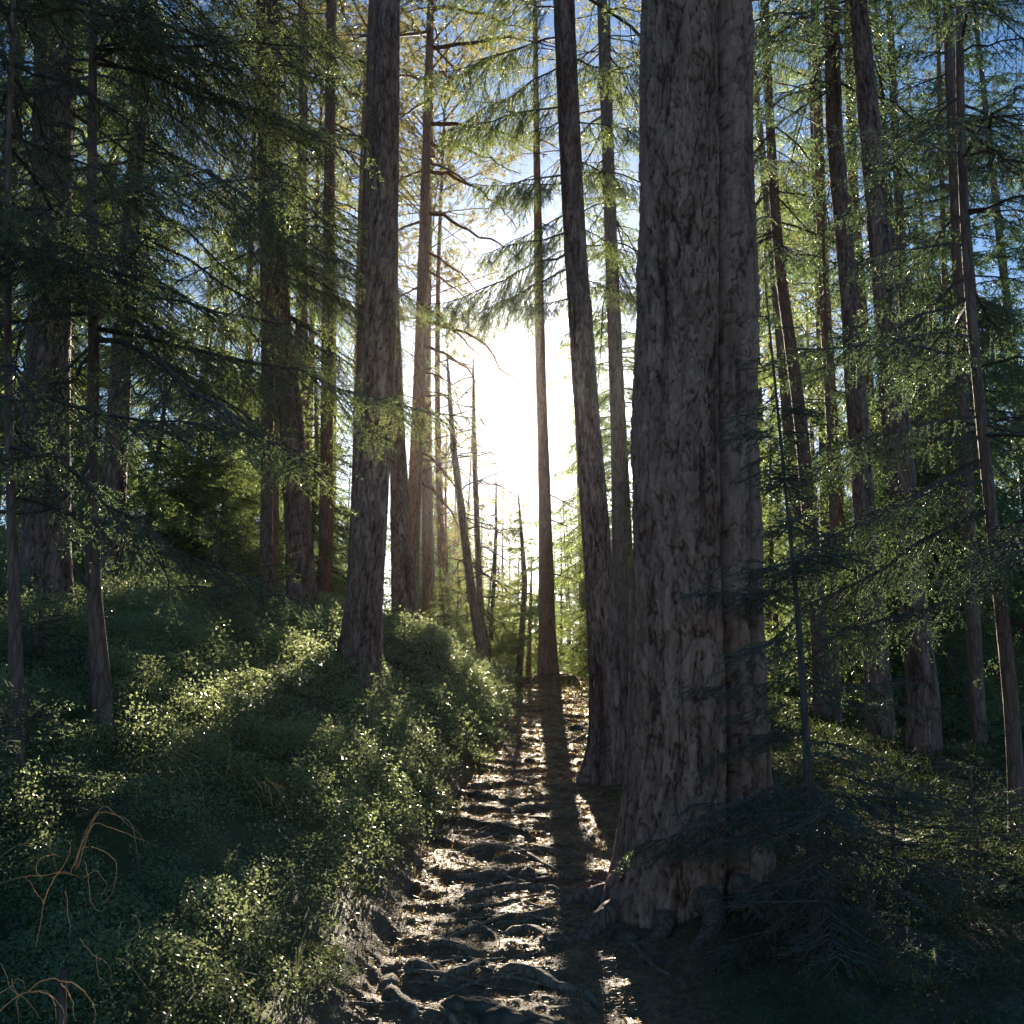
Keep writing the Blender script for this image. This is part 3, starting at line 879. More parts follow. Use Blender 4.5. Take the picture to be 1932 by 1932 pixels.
manual_tree('spruce_tree', [(14, 300, 12), (14, 650, 16), (20, 950, 18), (30, 1200, 24), (34, 1400, 26)], 5.0, 7,
            'thin dark young spruce at the left edge of the picture', 'tree', M_BARK, seed=31, detail=1, flare=.3,
            crown=lambda ax, bz, ox: spruce_crown(RN(99), .9, 6.9, 1.3, 80, axis=ax, tw=0.05, hang=.45, per_m=90, nl=0.017, nw=0.0032, droop=.35, el=(-.2, .4)), crown_mats=SPD)

# right group
def mid_spruce(seed, z0, z1, R, n, hang=.7, el=(-.3, .3), sector=None, per=40):
    return lambda ax, bz, ox: spruce_crown(RN(seed), z0, z1, R, n, axis=ax, tw=0.09, hang=hang, per_m=per, nl=0.03, nw=0.006, droop=.35, el=el, sector=sector)


manual_tree('spruce_tree', [(1443, 30, 17), (1456, 300, 20), (1470, 500, 22), (1490, 640, 24), (1513, 810, 26), (1532, 1044, 29), (1548, 1210, 33), (1553, 1320, 36)], 12.0, 18,
            'left-leaning grey trunk standing in the bright strip right of the giant pine', 'tree', M_BARK, seed=40, detail=1, crown=mid_spruce(101, 5, 17.5, 1.7, 110), crown_mats=SPD)
manual_tree('pine_tree', [(1541, 130, 19), (1546, 300, 20), (1553, 500, 22), (1562, 680, 23), (1583, 1000, 24), (1597, 1210, 24), (1602, 1320, 27)], 14.0, 18,
            'orange-barked pine trunk right of the left-leaning grey trunk', 'tree', M_BARKRED, seed=41, detail=1, crown=high_pine(102, 8, 17.5, 2, 28), crown_mats=PIN)
manual_tree('spruce_tree', [(1570, 60, 32), (1574, 250, 34), (1603, 560, 36), (1611, 690, 40), (1625, 880, 42), (1642, 1110, 45), (1664, 1390, 50), (1668, 1450, 54)], 10.0, 18,
            'dark trunk standing close left of the stoutest trunk on the right side', 'tree', M_BARK, seed=42, detail=2, flare=.25, bark=.008, crown=mid_spruce(103, 6.2, 17.5, 1.8, 110), crown_mats=SPD)
manual_tree('spruce_tree', [(1618, 0, 38), (1640, 230, 44), (1671, 566, 48), (1685, 750, 52), (1702, 910, 54), (1723, 1144, 52), (1742, 1310, 56), (1744, 1505, 64)], 9.0, 19,
            'stoutest dark trunk of the right side, standing on the low rise', 'tree', M_BARK, seed=43, detail=2, flare=.35, bark=.009, crown=mid_spruce(104, 6.0, 18.5, 2.4, 120, per=46), crown_mats=SPD)
manual_tree('pine_tree', [(1603, 130, 19), (1608, 330, 20), (1622, 520, 20), (1645, 800, 20), (1656, 1300, 24)], 16.0, 17,
            'sunlit orange pine trunk showing in the slit between the two dark trunks on the right', 'tree', M_BARKRED, seed=44, detail=1, crown=high_pine(105, 9, 16.5, 1.8, 24), crown_mats=PIN)
manual_tree('spruce_tree', [(1810, 0, 16), (1812, 240, 18), (1826, 530, 20), (1858, 860, 22), (1888, 1144, 25), (1916, 1400, 28), (1920, 1580, 32)], 6.5, 9.5,
            'slim dark spruce with long level branches near the right edge', 'tree', M_BARK, seed=45, detail=1, flare=.3,
            crown=lambda ax, bz, ox: spruce_crown(RN(106), 1.3, 9.3, 1.8, 66, axis=ax, tw=0.055, hang=.55, per_m=85, nl=0.018, nw=0.0036, droop=.25, el=(-.15, .35)), crown_mats=SPD)
manual_tree('pine_tree', [(1792, 900, 14), (1794, 1200, 17), (1796, 1380, 19)], 14.0, 15,
            'thin orange trunk far behind in the yellow thicket right of the stoutest dark trunk', 'tree', M_BARKRED, seed=46, detail=1, crown=high_pine(107, 8, 14.5, 1.6, 20), crown_mats=PIN)
manual_tree('spruce_tree', [(1815, 700, 24), (1832, 1100, 27), (1850, 1460, 30)], 11.0, 15,
            'brown spruce trunk in the yellow thicket, left of the slim dark spruce', 'tree', M_BARK, seed=47, detail=1, crown=mid_spruce(108, 2.4, 14.5, 1.8, 100), crown_mats=SPR)
manual_tree('spruce_tree', [(1480, 900, 8), (1505, 1150, 11), (1522, 1400, 15), (1532, 1640, 19), (1538, 1780, 22)], 4.7, 2.9,
            'young dark spruce with thin twiggy branches in front, right of the giant pine', 'tree', M_TWIG, seed=48, detail=1, flare=.3,
            crown=lambda ax, bz, ox: spruce_crown(RN(109), .12, 2.8, .8, 84, axis=ax, tw=0.038, hang=.3, per_m=120, nl=0.014, nw=0.0026, droop=.2, el=(-.15, .35), rr=.004), crown_mats=SPD)
manual_tree('spruce_tree', [(1565, 850, 8), (1572, 1100, 10), (1580, 1330, 12)], 11.5, 8,
            'very thin stem between the left-leaning grey trunk and the orange-barked pine', 'tree', M_BARK, seed=49, detail=0, crown=mid_spruce(110, 1.0, 7.8, .9, 60), crown_mats=SPD)


# young spruces: small ones standing by the path and on the slopes
def seedling(X, Y, h, R, label, seed, mats=SPR, dark=False, d=None):
    if d is None:
        x, y, z = hit(X, Y)
    else:
        x, y, z = at(X, Y, d)[0], d, None
        z = hz(x, y)
    root = link('young_spruce', None, loc=(x, y, z))
    tag(root, label, 'young tree', 'young spruces in the undergrowth')
    zs = np.linspace(-.1, h, 12)
    V, Q, pl = trunk_arrays(zs, 0 * zs, 0 * zs, np.interp(zs, [0, h], [0.012 + 0.006 * h, .003]), 8, flare=.2, seed=seed)
    link('trunk', make_mesh('trunk', V, Q, [M_BARK], smooth=True, attr={'plate': pl}), root)
    sc = max(1.0, y / 6.0)
    V, Fc, mi = spruce_crown(RN(seed), .05 * h, h * .98, R, int(34 + 14 * h), tw=0.045 * sc, hang=.15, per_m=90 / sc, nl=0.015 * sc, nw=0.003 * sc, droop=.15, el=(0., .7), rr=.006, profile=.9)
    link('crown', make_mesh('crown', V, Fc, mats, mi), root)
    return root


seedling(762, 1262, .5, .42, 'round dark young spruce on the hump at the foot of the broad-footed pine', 201, SPD)
seedling(880, 1455, .34, .32, 'small feathery spruce leaning over the left edge of the path', 202)
seedling(405, 1150, 1.0, .95, 'bright sunlit young spruce on the slope left of the slender trunk', 203, d=9.5)
seedling(60, 1330, .4, .4, 'low young spruce under the left edge trees', 204, SPD, d=6.2)
seedling(1860, 1480, 1.0, .8, 'sunlit young spruce beyond the low rise at the right', 205, d=12.5)
seedling(1700, 1800, .55, .6, 'shaded feathery spruce low on the dark slope at lower right', 211, SPD, d=5.2)
seedling(1850, 1700, .6, .65, 'dark feathery spruce low at the right edge', 212, SPD, d=6.0)
seedling(30, 1560, .5, .5, 'small dark spruce at the left edge above the arching dry grass', 209, SPD, d=4.4)

# ------------------------------------------------------------------ backdrop trees (shared meshes)
def proto_spruce(seed, H, z0, R, n, mats, hang=.5, per=40, nl=.075, nw=.016):
    r = RN(seed)
    zs = np.linspace(-.8, H, 26)
    bend = 0.12 * np.sin(zs / H * 3 + seed)
    V, Q, pl = trunk_arrays(zs, bend, 0 * zs, np.interp(zs, [0, H], [.03 + .0055 * H, .012]), 9, flare=.3, seed=seed)
    tm = make_mesh('trunk', V, Q, [M_BARKFAR], smooth=True, attr={'plate': pl})
    V, Fc, mi = spruce_crown(r, z0, H, R, n, axis=lambda z: (np.interp(z, zs, bend), 0 * z), tw=.11, hang=hang, per_m=per, nl=nl, nw=nw, droop=.35, el=(-.35, .3), sub=True)
    cm = make_mesh('crown', V, Fc, mats, mi)
    return tm, cm


def proto_pine(seed, H, z0, R, n):
    r = RN(seed)
    zs = np.linspace(-.8, H, 26)
    bend = 0.2 * np.sin(zs / H * 4 + seed)
    V, Q, pl = trunk_arrays(zs, bend, 0 * zs, np.interp(zs, [0, H], [.03 + .005 * H, .02]), 9, flare=.3, seed=seed)
    tm = make_mesh('trunk', V, Q, [M_BARKRED], smooth=True, attr={'plate': pl})
    ax = lambda z: (np.interp(z, zs, bend), 0 * z)
    V, Fc, mi = pine_crown(r, z0, H, R, n, axis=ax, tufts=8, nn=16, nl=.10, nw=.017, sub=5)
    cm = make_mesh('crown', V, Fc, PIN, mi)
    return tm, cm


PROT = {
    'spruce': [proto_spruce(301, 15, 1.2, 1.9, 130, SPR), proto_spruce(302, 12, .6, 1.7, 120, SPR), proto_spruce(303, 17, 2.5, 1.8, 130, SPR, hang=.9)],
    'low': [proto_spruce(311, 8.5, .3, 1.6, 190, SPR, hang=.3, per=44, nl=.07, nw=.014), proto_spruce(312, 7, .2, 1.5, 170, SPR, hang=.4, per=44, nl=.07, nw=.014)],
    'young': [proto_spruce(304, 4.5, .15, 1.4, 200, SPR, hang=.25, per=60, nl=.05, nw=.011), proto_spruce(305, 3.6, .1, 1.3, 170, SPR, hang=.25, per=60, nl=.05, nw=.011)],
    'pine': [proto_pine(306, 17, 9.5, 2.2, 40), proto_pine(307, 18, 10.5, 2.3, 40), proto_pine(308, 16, 9, 1.7, 44)],
    'lowpine': [proto_pine(309, 8, 2.5, 1.3, 44), proto_pine(310, 9, 3.0, 1.4, 44)],
}
WHAT = {'spruce': 'tall spruces', 'pine': 'tall pines', 'young': 'knee-high to head-high spruces', 'low': 'half-grown spruces', 'lowpine': 'half-grown pines'}
WHAT['young'] = 'young spruces'
random.seed(12)
# (X range, distance range, kind, how many, short place)
ZONES = [
    ((-90, 60), (10, 20), 'spruce', 3, 'behind the thin dark edge spruce'),
    ((60, 470), (17, 28), 'spruce', 4, 'left of the slender straight spruce'),
    ((120, 480), (28, 50), 'low', 8, 'deep in the left wood'),
    ((250, 480), (13, 20), 'young', 4, 'on the sunlit left slope'),
    ((400, 560), (18, 30), 'spruce', 3, 'behind the stout broad trunk'),
    ((400, 700), (18, 34), 'pine', 5, 'against the sky at upper left'),
    ((490, 690), (26, 40), 'low', 4, 'behind the stout broad trunk'),
    ((530, 680), (15, 24), 'young', 3, 'beside the stout broad trunk'),
    ((785, 835), (24, 34), 'low', 3, 'beyond the hump'),
    ((790, 930), (19, 26), 'young', 7, 'beyond the hump'),
    ((800, 840), (24, 36), 'pine', 2, 'left of the sun'),
    ((785, 845), (23, 34), 'lowpine', 4, 'left of the sun'),
    ((950, 1075), (26, 36), 'low', 3, 'low behind the crest pine'),
    ((930, 1075), (21, 27), 'young', 6, 'low behind the crest pine'),
    ((800, 850), (21, 27), 'highpine', 2, 'left above the sun'),
    ((1070, 1110), (20, 26), 'highpine', 1, 'above the leaning spruce'),
    ((835, 1000), (31, 44), 'low', 7, 'far beyond the crest'),
    ((800, 1000), (25, 30), 'young', 9, 'down beyond the crest'),
    ((800, 930), (34, 46), 'lowpine', 6, 'down beyond the crest'),
    ((795, 1010), (44, 60), 'spruce', 8, 'farthest away, left of the crest pine'),
    ((1045, 1125), (44, 60), 'spruce', 4, 'farthest away, right of the crest pine'),
    ((1050, 1110), (30, 40), 'low', 3, 'far beyond the crest pine'),
    ((1112, 1200), (20, 32), 'low', 3, 'right of the crest pine'),
    ((1130, 1200), (18, 30), 'spruce', 3, 'beside the giant pine'),
    ((1440, 1620), (17, 30), 'spruce', 3, 'in the bright right strip'),
    ((1440, 1620), (28, 50), 'low', 6, 'in the bright right strip'),
    ((1440, 1640), (16, 30), 'pine', 4, 'among the right hand trunks'),
    ((1440, 1640), (14, 26), 'young', 4, 'in the bright right strip'),
    ((1690, 1990), (13, 22), 'dark', 6, 'right of the stoutest right trunk'),
    ((1690, 2000), (28, 50), 'low', 8, 'deep in the right wood'),
    ((1660, 1950), (12, 20), 'young', 9, 'in the yellow right thicket'),
    ((1640, 1960), (16, 24), 'low', 5, 'over the yellow right thicket'),
    ((700, 860), (45, 75), 'low', 3, 'far away left of the sun'),
    ((1130, 1420), (45, 75), 'low', 3, 'far away behind the giant pine'),
]
PROT['dark'] = [proto_spruce(331, 15, 1.2, 2.0, 140, SPD), proto_spruce(332, 13, .8, 1.9, 140, SPD)]  # near right row takes the darker needle colour to stand for shade
WHAT['dark'] = 'dark tall spruces'
PROT['highpine'] = [proto_pine(320, 18.5, 13.2, 2.6, 30), proto_pine(321, 20, 13.8, 2.6, 30)]
WHAT['highpine'] = 'high crowned pines'
ORD = ['leftmost', 'second from left', 'third from left', 'fourth from left', 'fifth from left', 'sixth from left', 'seventh from left', 'eighth from left', 'rightmost']
for (xr, dr, kind, n, where) in ZONES:
    Xs = sorted(xr[0] + (xr[1] - xr[0]) * (k + random.uniform(.1, .9)) / n for k in range(n))
    for k, X in enumerate(Xs):
        d = random.uniform(*dr)
        x = (X - 966) / F * d * 0.985
        z = hz(x, d)
        if kind == 'pine' and 925 < X < 1085: continue
        tm, cm = random.choice(PROT[kind])
        s = random.uniform(.9, 1.1) * (.7 if where in ('beyond the hump', 'low behind the crest pine') and kind == 'young' else 1)
        nm, cat = {'young': ('young_spruce', 'young tree'), 'low': ('spruce_tree', 'tree'), 'dark': ('spruce_tree', 'tree'), 'spruce': ('spruce_tree', 'tree')}.get(kind, ('pine_tree', 'tree'))
        root = link(nm, None, loc=(x, d, z - .05))
        root.rotation_euler = (random.uniform(-.03, .03), random.uniform(-.03, .03), random.uniform(0, 2 * PI))
        s *= .62 if where == 'low behind the crest pine' and kind == 'low' else 1
        s *= .8 if where == 'far beyond the crest' else 1
        root.scale = (s, s, s)
        o = 'rightmost' if k == n - 1 else ORD[k]
        tag(root, f'{o} of the {WHAT[kind]} {where}', cat, 'trees of the forest behind the path')
        link('trunk', tm, root); link('crown', cm, root)

# ------------------------------------------------------------------ roots across the path
def root_from_pixels(pts, r0, r1, label, seed, lift=0.05, name='tree_root', group='roots crossing the path'):
    rng = RN(seed)
    W = np.array([hit(X, Y) for X, Y in pts])
    n = max(14, int(np.sum(np.linalg.norm(np.diff(W, axis=0), axis=1)) / 0.025))
    P = smooth_poly(W, n)
    P[:, 0] += 0.010 * np.cumsum(rng.normal(0, .35, n)) * .25
    P[:, 1] += 0.012 * vnoise(np.arange(n) * .3, np.arange(n) * 0.0 + seed, seed=seed)
    rad = np.interp(np.linspace(0, 1, n), [0, .5, 1], [r0, (r0 + r1) * .55, r1]) * (1 + .22 * vnoise(np.arange(n) * .35, np.arange(n) * 0. + seed + .5, seed=seed + 1))
    P[:, 2] = height(P[:, 0], P[:, 1])
    k = np.ones(7) / 7
    P[:, 2] = np.convolve(np.pad(P[:, 2], 3, mode='edge'), k, 'valid') + rad * lift
    e = np.minimum(np.arange(n), np.arange(n)[::-1]) / 5.0
    P[:, 2] -= (rad * 1.6 + .01) * np.clip(1 - e, 0, 1)
    V, Fc = tube_curve(P, rad * .8, 10, rng, .16)
    o0 = P[n // 2].copy()
    me = make_mesh(name, V - o0, Fc, [M_ROOT], smooth=True)
    o = link(name, me, loc=tuple(o0))
    tag(o, label, 'root', group)
    return o


M_ROOT = bark_material('root_bark', (0.06, 0.038, 0.025), (0.15, 0.10, 0.065), (0.28, 0.20, 0.135), moss=0.2, bump=.5, scale=1.6)
ROOTS = [
    ([(755, 1835), (735, 1858), (740, 1885), (775, 1905), (800, 1940)], .05, .03, 'thick knotted root curling down at the bottom left of the path'),
    ([(752, 1842), (775, 1828), (805, 1832), (818, 1850)], .045, .03, 'humped root arching over the top of the knotted bottom left root'),
    ([(815, 1885), (840, 1850), (880, 1838), (905, 1818), (915, 1800)], .03, .02, 'root rising to the upright stub in the lowest step of the path'),
    ([(905, 1838), (960, 1830), (1010, 1840), (1050, 1862), (1090, 1872), (1120, 1895), (1160, 1930)], .035, .018, 'long lit root sweeping down right across the lowest step'),
    ([(930, 1822), (980, 1828), (1040, 1845), (1060, 1850)], .02, .012, 'thin bright root just above the long lower root'),
    ([(815, 1890), (845, 1915), (880, 1935)], .02, .014, 'thin pale root running off the bottom edge of the path'),
    ([(785, 1772), (830, 1782), (880, 1795), (900, 1805)], .028, .018, 'root slanting right above the knotted bottom left root'),
    ([(920, 1772), (960, 1760), (1000, 1758), (1035, 1768), (1040, 1785)], .032, .02, 'arched root over the dark hollow in the middle of the path'),
    ([(870, 1738), (900, 1745), (930, 1765), (950, 1780)], .022, .014, 'short root left of the arched middle root'),
    ([(850, 1700), (900, 1690), (960, 1680), (1030, 1678), (1080, 1690)], .034, .022, 'level root lying across the path beside the foot of the giant pine'),
    ([(1060, 1690), (1090, 1675), (1130, 1668), (1165, 1678)], .03, .022, 'curved root running into the left foot of the giant pine'),
    ([(1080, 1730), (1110, 1715), (1145, 1708), (1165, 1700)], .028, .022, 'lower root running into the left foot of the giant pine'),
    ([(830, 1655), (880, 1662), (930, 1652), (975, 1668), (1030, 1672)], .028, .016, 'wavy root below the big crossing of roots'),
    ([(850, 1610), (900, 1608), (945, 1600), (990, 1608), (1040, 1640), (1070, 1650)], .030, .016, 'long root descending right through the big crossing'),
    ([(835, 1622), (870, 1630), (900, 1640), (940, 1638)], .022, .014, 'short root at the left of the big crossing'),
    ([(945, 1620), (985, 1600), (1030, 1602), (1085, 1612), (1110, 1620)], .024, .014, 'upper right root of the big crossing'),
    ([(900, 1640), (950, 1628), (1000, 1640), (1020, 1665)], .022, .014, 'small root bridging the middle of the big crossing'),
    ([(870, 1580), (915, 1575), (955, 1582), (1010, 1590)], .022, .014, 'thin root just above the big crossing'),
    ([(900, 1555), (950, 1560), (1000, 1566), (1060, 1570)], .018, .012, 'straight thin root crossing above the big crossing, at the bush edge'),
    ([(1040, 1580), (1090, 1576), (1120, 1582)], .018, .012, 'short root on the right half of the path above the big crossing'),
    ([(960, 1528), (1010, 1522), (1070, 1518)], .018, .012, 'low root in the shadow stripe in mid path'),
    ([(880, 1420), (915, 1432), (950, 1442), (985, 1440)], .03, .018, 'root sloping out from the left bank at the bend of the path'),
    ([(900, 1412), (940, 1410), (970, 1425)], .026, .016, 'upper root sloping out from the left bank at the bend'),
    ([(1040, 1430), (1080, 1420), (1115, 1415)], .03, .02, 'root running in from the leaning spruce at the bend of the path'),
    ([(1060, 1405), (1090, 1395), (1118, 1382)], .035, .02, 'raised root at the foot of the leaning spruce'),
    ([(985, 1445), (1030, 1442), (1070, 1445)], .025, .016, 'level root just below the bend of the path'),
    ([(975, 1395), (1010, 1398), (1060, 1392)], .025, .018, 'level root just above the bend of the path'),
    ([(985, 1365), (1030, 1360), (1100, 1358)], .028, .018, 'root lying across the upper path'),
    ([(990, 1340), (1050, 1338), (1110, 1340)], .028, .018, 'second highest root crossing the upper path'),
    ([(1000, 1318), (1040, 1314), (1105, 1320)], .03, .02, 'highest root crossing, just below the crest'),
    ([(1165, 1775), (1200, 1790), (1240, 1830), (1290, 1850)], .018, .01, 'thin root trailing right from the foot of the giant pine', ),
    ([(800, 1560), (835, 1585), (870, 1600)], .018, .012, 'thin root coming out under the bilberry edge'),
]
for k, (pts, r0, r1, lab) in enumerate(ROOTS):
    root_from_pixels(pts, r0, r1, lab, 400 + k)


rr_ = random.Random(77)
LETS = {}
for k in range(46):
    Y0 = 1330 + 590 * rr_.random() ** .8
    half = 60 + (Y0 - 1300) * .33
    off = rr_.uniform(-.7, .6)
    xm = 1040 - (Y0 - 1300) * .17 + off * half
    ln = (25 + (Y0 - 1300) * .13) * rr_.uniform(.6, 1.7); sl = rr_.uniform(-.28, .28)
    pts = [(xm + ln * (t - .5) * 2, Y0 + sl * ln * (t - .5) * 2 + rr_.uniform(-5, 5)) for t in (0, .33, .66, 1)]
    where = ('left edge' if off < -.3 else 'right edge' if off > .2 else 'middle') + ' of the ' + ('lower' if Y0 > 1720 else 'upper' if Y0 < 1520 else 'mid') + ' path'
    LETS.setdefault(where, []).append((Y0, pts, 500 + k, rr_.uniform(.008, .016)))
NTH = ['lowest', 'second lowest', 'third lowest', 'fourth lowest', 'fifth lowest', 'sixth lowest', 'seventh lowest', 'eighth lowest', 'ninth lowest', 'tenth lowest']
for where, ls in LETS.items():
    for q_, (Y0, pts, sd, r) in enumerate(sorted(ls, key=lambda t: -t[0])):
        root_from_pixels(pts, r, .005, f'{NTH[q_]} of the thin half buried rootlets at the {where}', sd, lift=.5, name='rootlet', group='rootlets half buried in the path')

# thick surface roots of the giant pine: parts of the tree
giant = ALLTREES[0]
gxx, gyy, gzz = giant.location
for k, (a_, ln, r) in enumerate([(3.5, .62, .075), (4.1, .45, .06), (4.75, .5, .07), (5.4, .6, .065), (6.0, .7, .08), (2.9, .6, .07), (2.0, .6, .06), (.8, .7, .07)]):
    tt = np.linspace(0, 1, 26)
    rad_ = .26 + ln * tt
    aa = a_ + .35 * np.sin(tt * 3 + k) * tt
    P = np.stack([gxx + rad_ * np.cos(aa), gyy + rad_ * np.sin(aa), 0 * tt], 1)
    P[:, 2] = height(P[:, 0], P[:, 1]) + .06 * (1 - tt) ** 2 - .055 * tt ** 2
    V, Fc = tube_curve(P, r * (1 - .75 * tt), 12, RN(600 + k), .1)
    link('root', make_mesh('root', V - np.array([gxx, gyy, gzz]), Fc, [M_GIANTROOT], smooth=True), giant)


# stones
def stone(X, Y, sx, sy, sz, label, seed):
    x, y, z = hit(X, Y)
    n1, n2 = 20, 32
    ph = np.linspace(0.02, PI - .02, n1); th = np.arange(n2) * 2 * PI / n2
    PH, TH = np.meshgrid(ph, th, indexing='ij')
    ux, uy, uz = np.sin(PH) * np.cos(TH), np.sin(PH) * np.sin(TH), np.cos(PH)
    r = 1 + .22 * fbm(ux * 1.6 + seed, uy * 1.6, uz * 1.6, seed=seed, octs=3) + .10 * fbm(ux * 5, uy * 5, uz * 5, seed=seed, octs=3)
    V = np.stack([ux * r * sx, uy * r * sy, uz * r * sz], 2).reshape(-1, 3)
    i, j = np.meshgrid(np.arange(n1 - 1), np.arange(n2), indexing='ij')
    a = (i * n2 + j).ravel(); b = (i * n2 + (j + 1) % n2).ravel()
    Q = np.stack([a, a + n2, b + n2, b], 1)
    caps = V.reshape(n1, n2, 3)
    o = link('stone', make_mesh('stone', V, Q, [M_STONE], smooth=True), loc=(x, y, z - sz * .35))
    tag(o, label, 'stone', 'stones in the path')


stone(905, 1902, .085, .07, .05, 'grey stone half sunk in the hollow at the bottom of the path', 3)
stone(950, 1925, .10, .07, .05, 'flat grey stone right of the half sunk one at the bottom edge', 5)
stone(860, 1900, .06, .05, .05, 'small stone left of the half sunk one at the bottom of the path', 7)
stone(1010, 1945, .09, .06, .035, 'low stone at the bottom edge, right of the flat grey one', 8)
stone(900, 1500, .07, .06, .045, 'dark stone against the left bank in mid path', 9)
stone(885, 1430, .09, .08, .05, 'dark stone under the left bank at the bend of the path', 10)
stone(1085, 1375, .10, .08, .06, 'dark stone beside the leaning spruce in the upper path', 12)
stone(1180, 1765, .06, .05, .04, 'pale stone at the left foot of the giant pine', 13)
stone(1000, 1435, .05, .05, .03, 'small stone in the sunny middle of the path at the bend', 14)

# ------------------------------------------------------------------ ground cover
rng = RN(900)


def scatter(n, x0, x1, y0, y1, dens):
    x = rng.uniform(x0, x1, n); y = y0 * (y1 / y0) ** rng.uniform(0, 1, n)
    k = rng.uniform(0, 1, n) < dens(x, y)
    return x[k], y[k]


def berry_density(x, y):
    xc = path_x(y)
    u = xc - path_half(y) - .02 - x
    patch = sstep(-.35, .15, fbm(x * .8 + 5, y * .8, seed=77, octs=3))
    vis = np.abs(x) < y * .56 + .4
    edge = sstep(-0.14, .06, u + .12 * vnoise(x * 3, y * 3, seed=78))
    rt = sstep(.7, 1.2, x - xc) * .85
    return (edge * (0.35 + .65 * patch) + rt) * vis


def leaves(cx, cy, cz, per, size, spread, hgt, mats, name, up=.7):
    """little bushes: several upright stems each with oval leaves (quads)"""
    n = len(cx)
    idx = np.repeat(np.arange(n), per)
    m = len(idx)
    sc = np.clip(cy / 5.2, .85, 2.8)[idx]
    r = spread * np.sqrt(rng.uniform(0, 1, m)) * sc; a = rng.uniform(0, 2 * PI, m)
    h = hgt[idx] * rng.uniform(.15, 1, m) ** .7
    C = np.stack([cx[idx] + r * np.cos(a), cy[idx] + r * np.sin(a), cz[idx] + h], 1)
    N_ = norm(rng.normal(0, .62, (m, 3)) + np.array([[0, 0, up]]))
    T = norm(np.cross(N_, rng.normal(size=(m, 3))))
    B = np.cross(N_, T)
    l = size * rng.uniform(.6, 1.3, m)[:, None] * sc[:, None]
    w = l * .55
    V = np.stack([C - T * l * .5, C + B * w * .5 + T * l * .05, C + T * l * .5, C - B * w * .5 + T * l * .05], 1).reshape(-1, 3)
    Fc = np.arange(4 * m).reshape(-1, 4)
    return make_mesh(name, V, Fc, mats)


def cover(n, xa, xb, hk, mat_, name, label, per, size):
    x, y = scatter(n, xa, xb, 2.0, 18, berry_density)
    clump = fbm(x * 5, y * 5, seed=83, octs=2)
    keep = clump > -.35
    x, y, clump = x[keep], y[keep], clump[keep]
    z = height(x, y)
    hh = .82 * hk * (1 + clump * 1.5) * (.11 + .13 * sstep(-.3, .5, fbm(x * 1.5, y * 1.5, seed=80, octs=2))) * (1 - .5 * sstep(.5, 0.0, path_x(y) - .6 - x))
    tag(link(name, leaves(x, y, z, per, size, .065, hh, [mat_], name)), label, 'ground cover', kind='stuff')


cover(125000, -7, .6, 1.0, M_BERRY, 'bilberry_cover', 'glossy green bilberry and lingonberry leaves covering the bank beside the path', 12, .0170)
cover(60000, .6, 7, .7, M_BERRY_SHADE, 'shade_tinted_cover', 'low leaves coloured dark for shade, covering the slope right of the giant pine', 9, .017)

# stems of the cover and thin grass blades
x, y = scatter(26000, -7, 6, 2.0, 17, berry_density)
z = height(x, y)
n = len(x)
P0 = np.stack([x, y, z - .01], 1)
L_ = rng.uniform(.08, .26, n) * 1.0
D1 = norm(np.stack([rng.normal(0, .4, n), rng.normal(0, .4, n), np.ones(n)], 1))
D2 = norm(D1 + np.stack([rng.normal(0, .8, n), rng.normal(0, .8, n), -.5 * np.ones(n)], 1))
P1 = P0 + D1 * L_[:, None] * .6; P2 = P1 + D2 * L_[:, None] * .5
S = norm(np.cross(D1, rng.normal(size=(n, 3)))) * (.0011 * np.clip(y / 5, 1, 3))[:, None]
V = np.stack([P0 - S, P0 + S, P1 + S, P1 - S, P2], 1).reshape(-1, 3)
b = (np.arange(n) * 5)[:, None]
Fc = np.concatenate([b + np.array([[0, 1, 2]]), b + np.array([[0, 2, 3]]), b + np.array([[3, 2, 4]])])
o = link('undergrowth_grass', make_mesh('undergrowth_grass', V, Fc, [M_MOSS]))
tag(o, 'thin green grass blades and stems growing through the bank cover', 'grass', kind='stuff')

# moss beside the path
def moss_density(x, y):
    e = np.abs(x - path_x(y)) - path_half(y)
    return np.exp(-(e / .22) ** 2) * .9 * sstep(-.2, .4, fbm(x * 1.3, y * 1.3, seed=82, octs=2) + .2) + .25 * sstep(.2, .5, e)


x, y = scatter(150000, -3.5, 4, 2.2, 17, moss_density)
z = height(x, y)
n = len(x)
D = norm(rng.normal(0, .8, (n, 3)) + np.array([[0, 0, 1.]]))
S = norm(np.cross(D, rng.normal(size=(n, 3))))
P = np.stack([x, y, z - .004], 1)
sc = np.clip(y / 5, .8, 3)[:, None]
l = rng.uniform(.012, .03, n)[:, None] * sc
V = np.stack([P - S * .003 * sc, P + S * .003 * sc, P + D * l], 1).reshape(-1, 3)
o = link('moss', make_mesh('moss', V, np.arange(3 * n).reshape(-1, 3), [M_MOSS]))
tag(o, 'yellow green moss along the edges of the path', 'moss', kind='stuff')

# fallen needles and leaf bits on the path
def litter_density(x, y):
    return np.maximum(path_mask(x, y) * .9, .7 * sstep(1.15, .5, np.abs(x - path_x(y)))) + .4 * sstep(.4, .9, x - path_x(y))


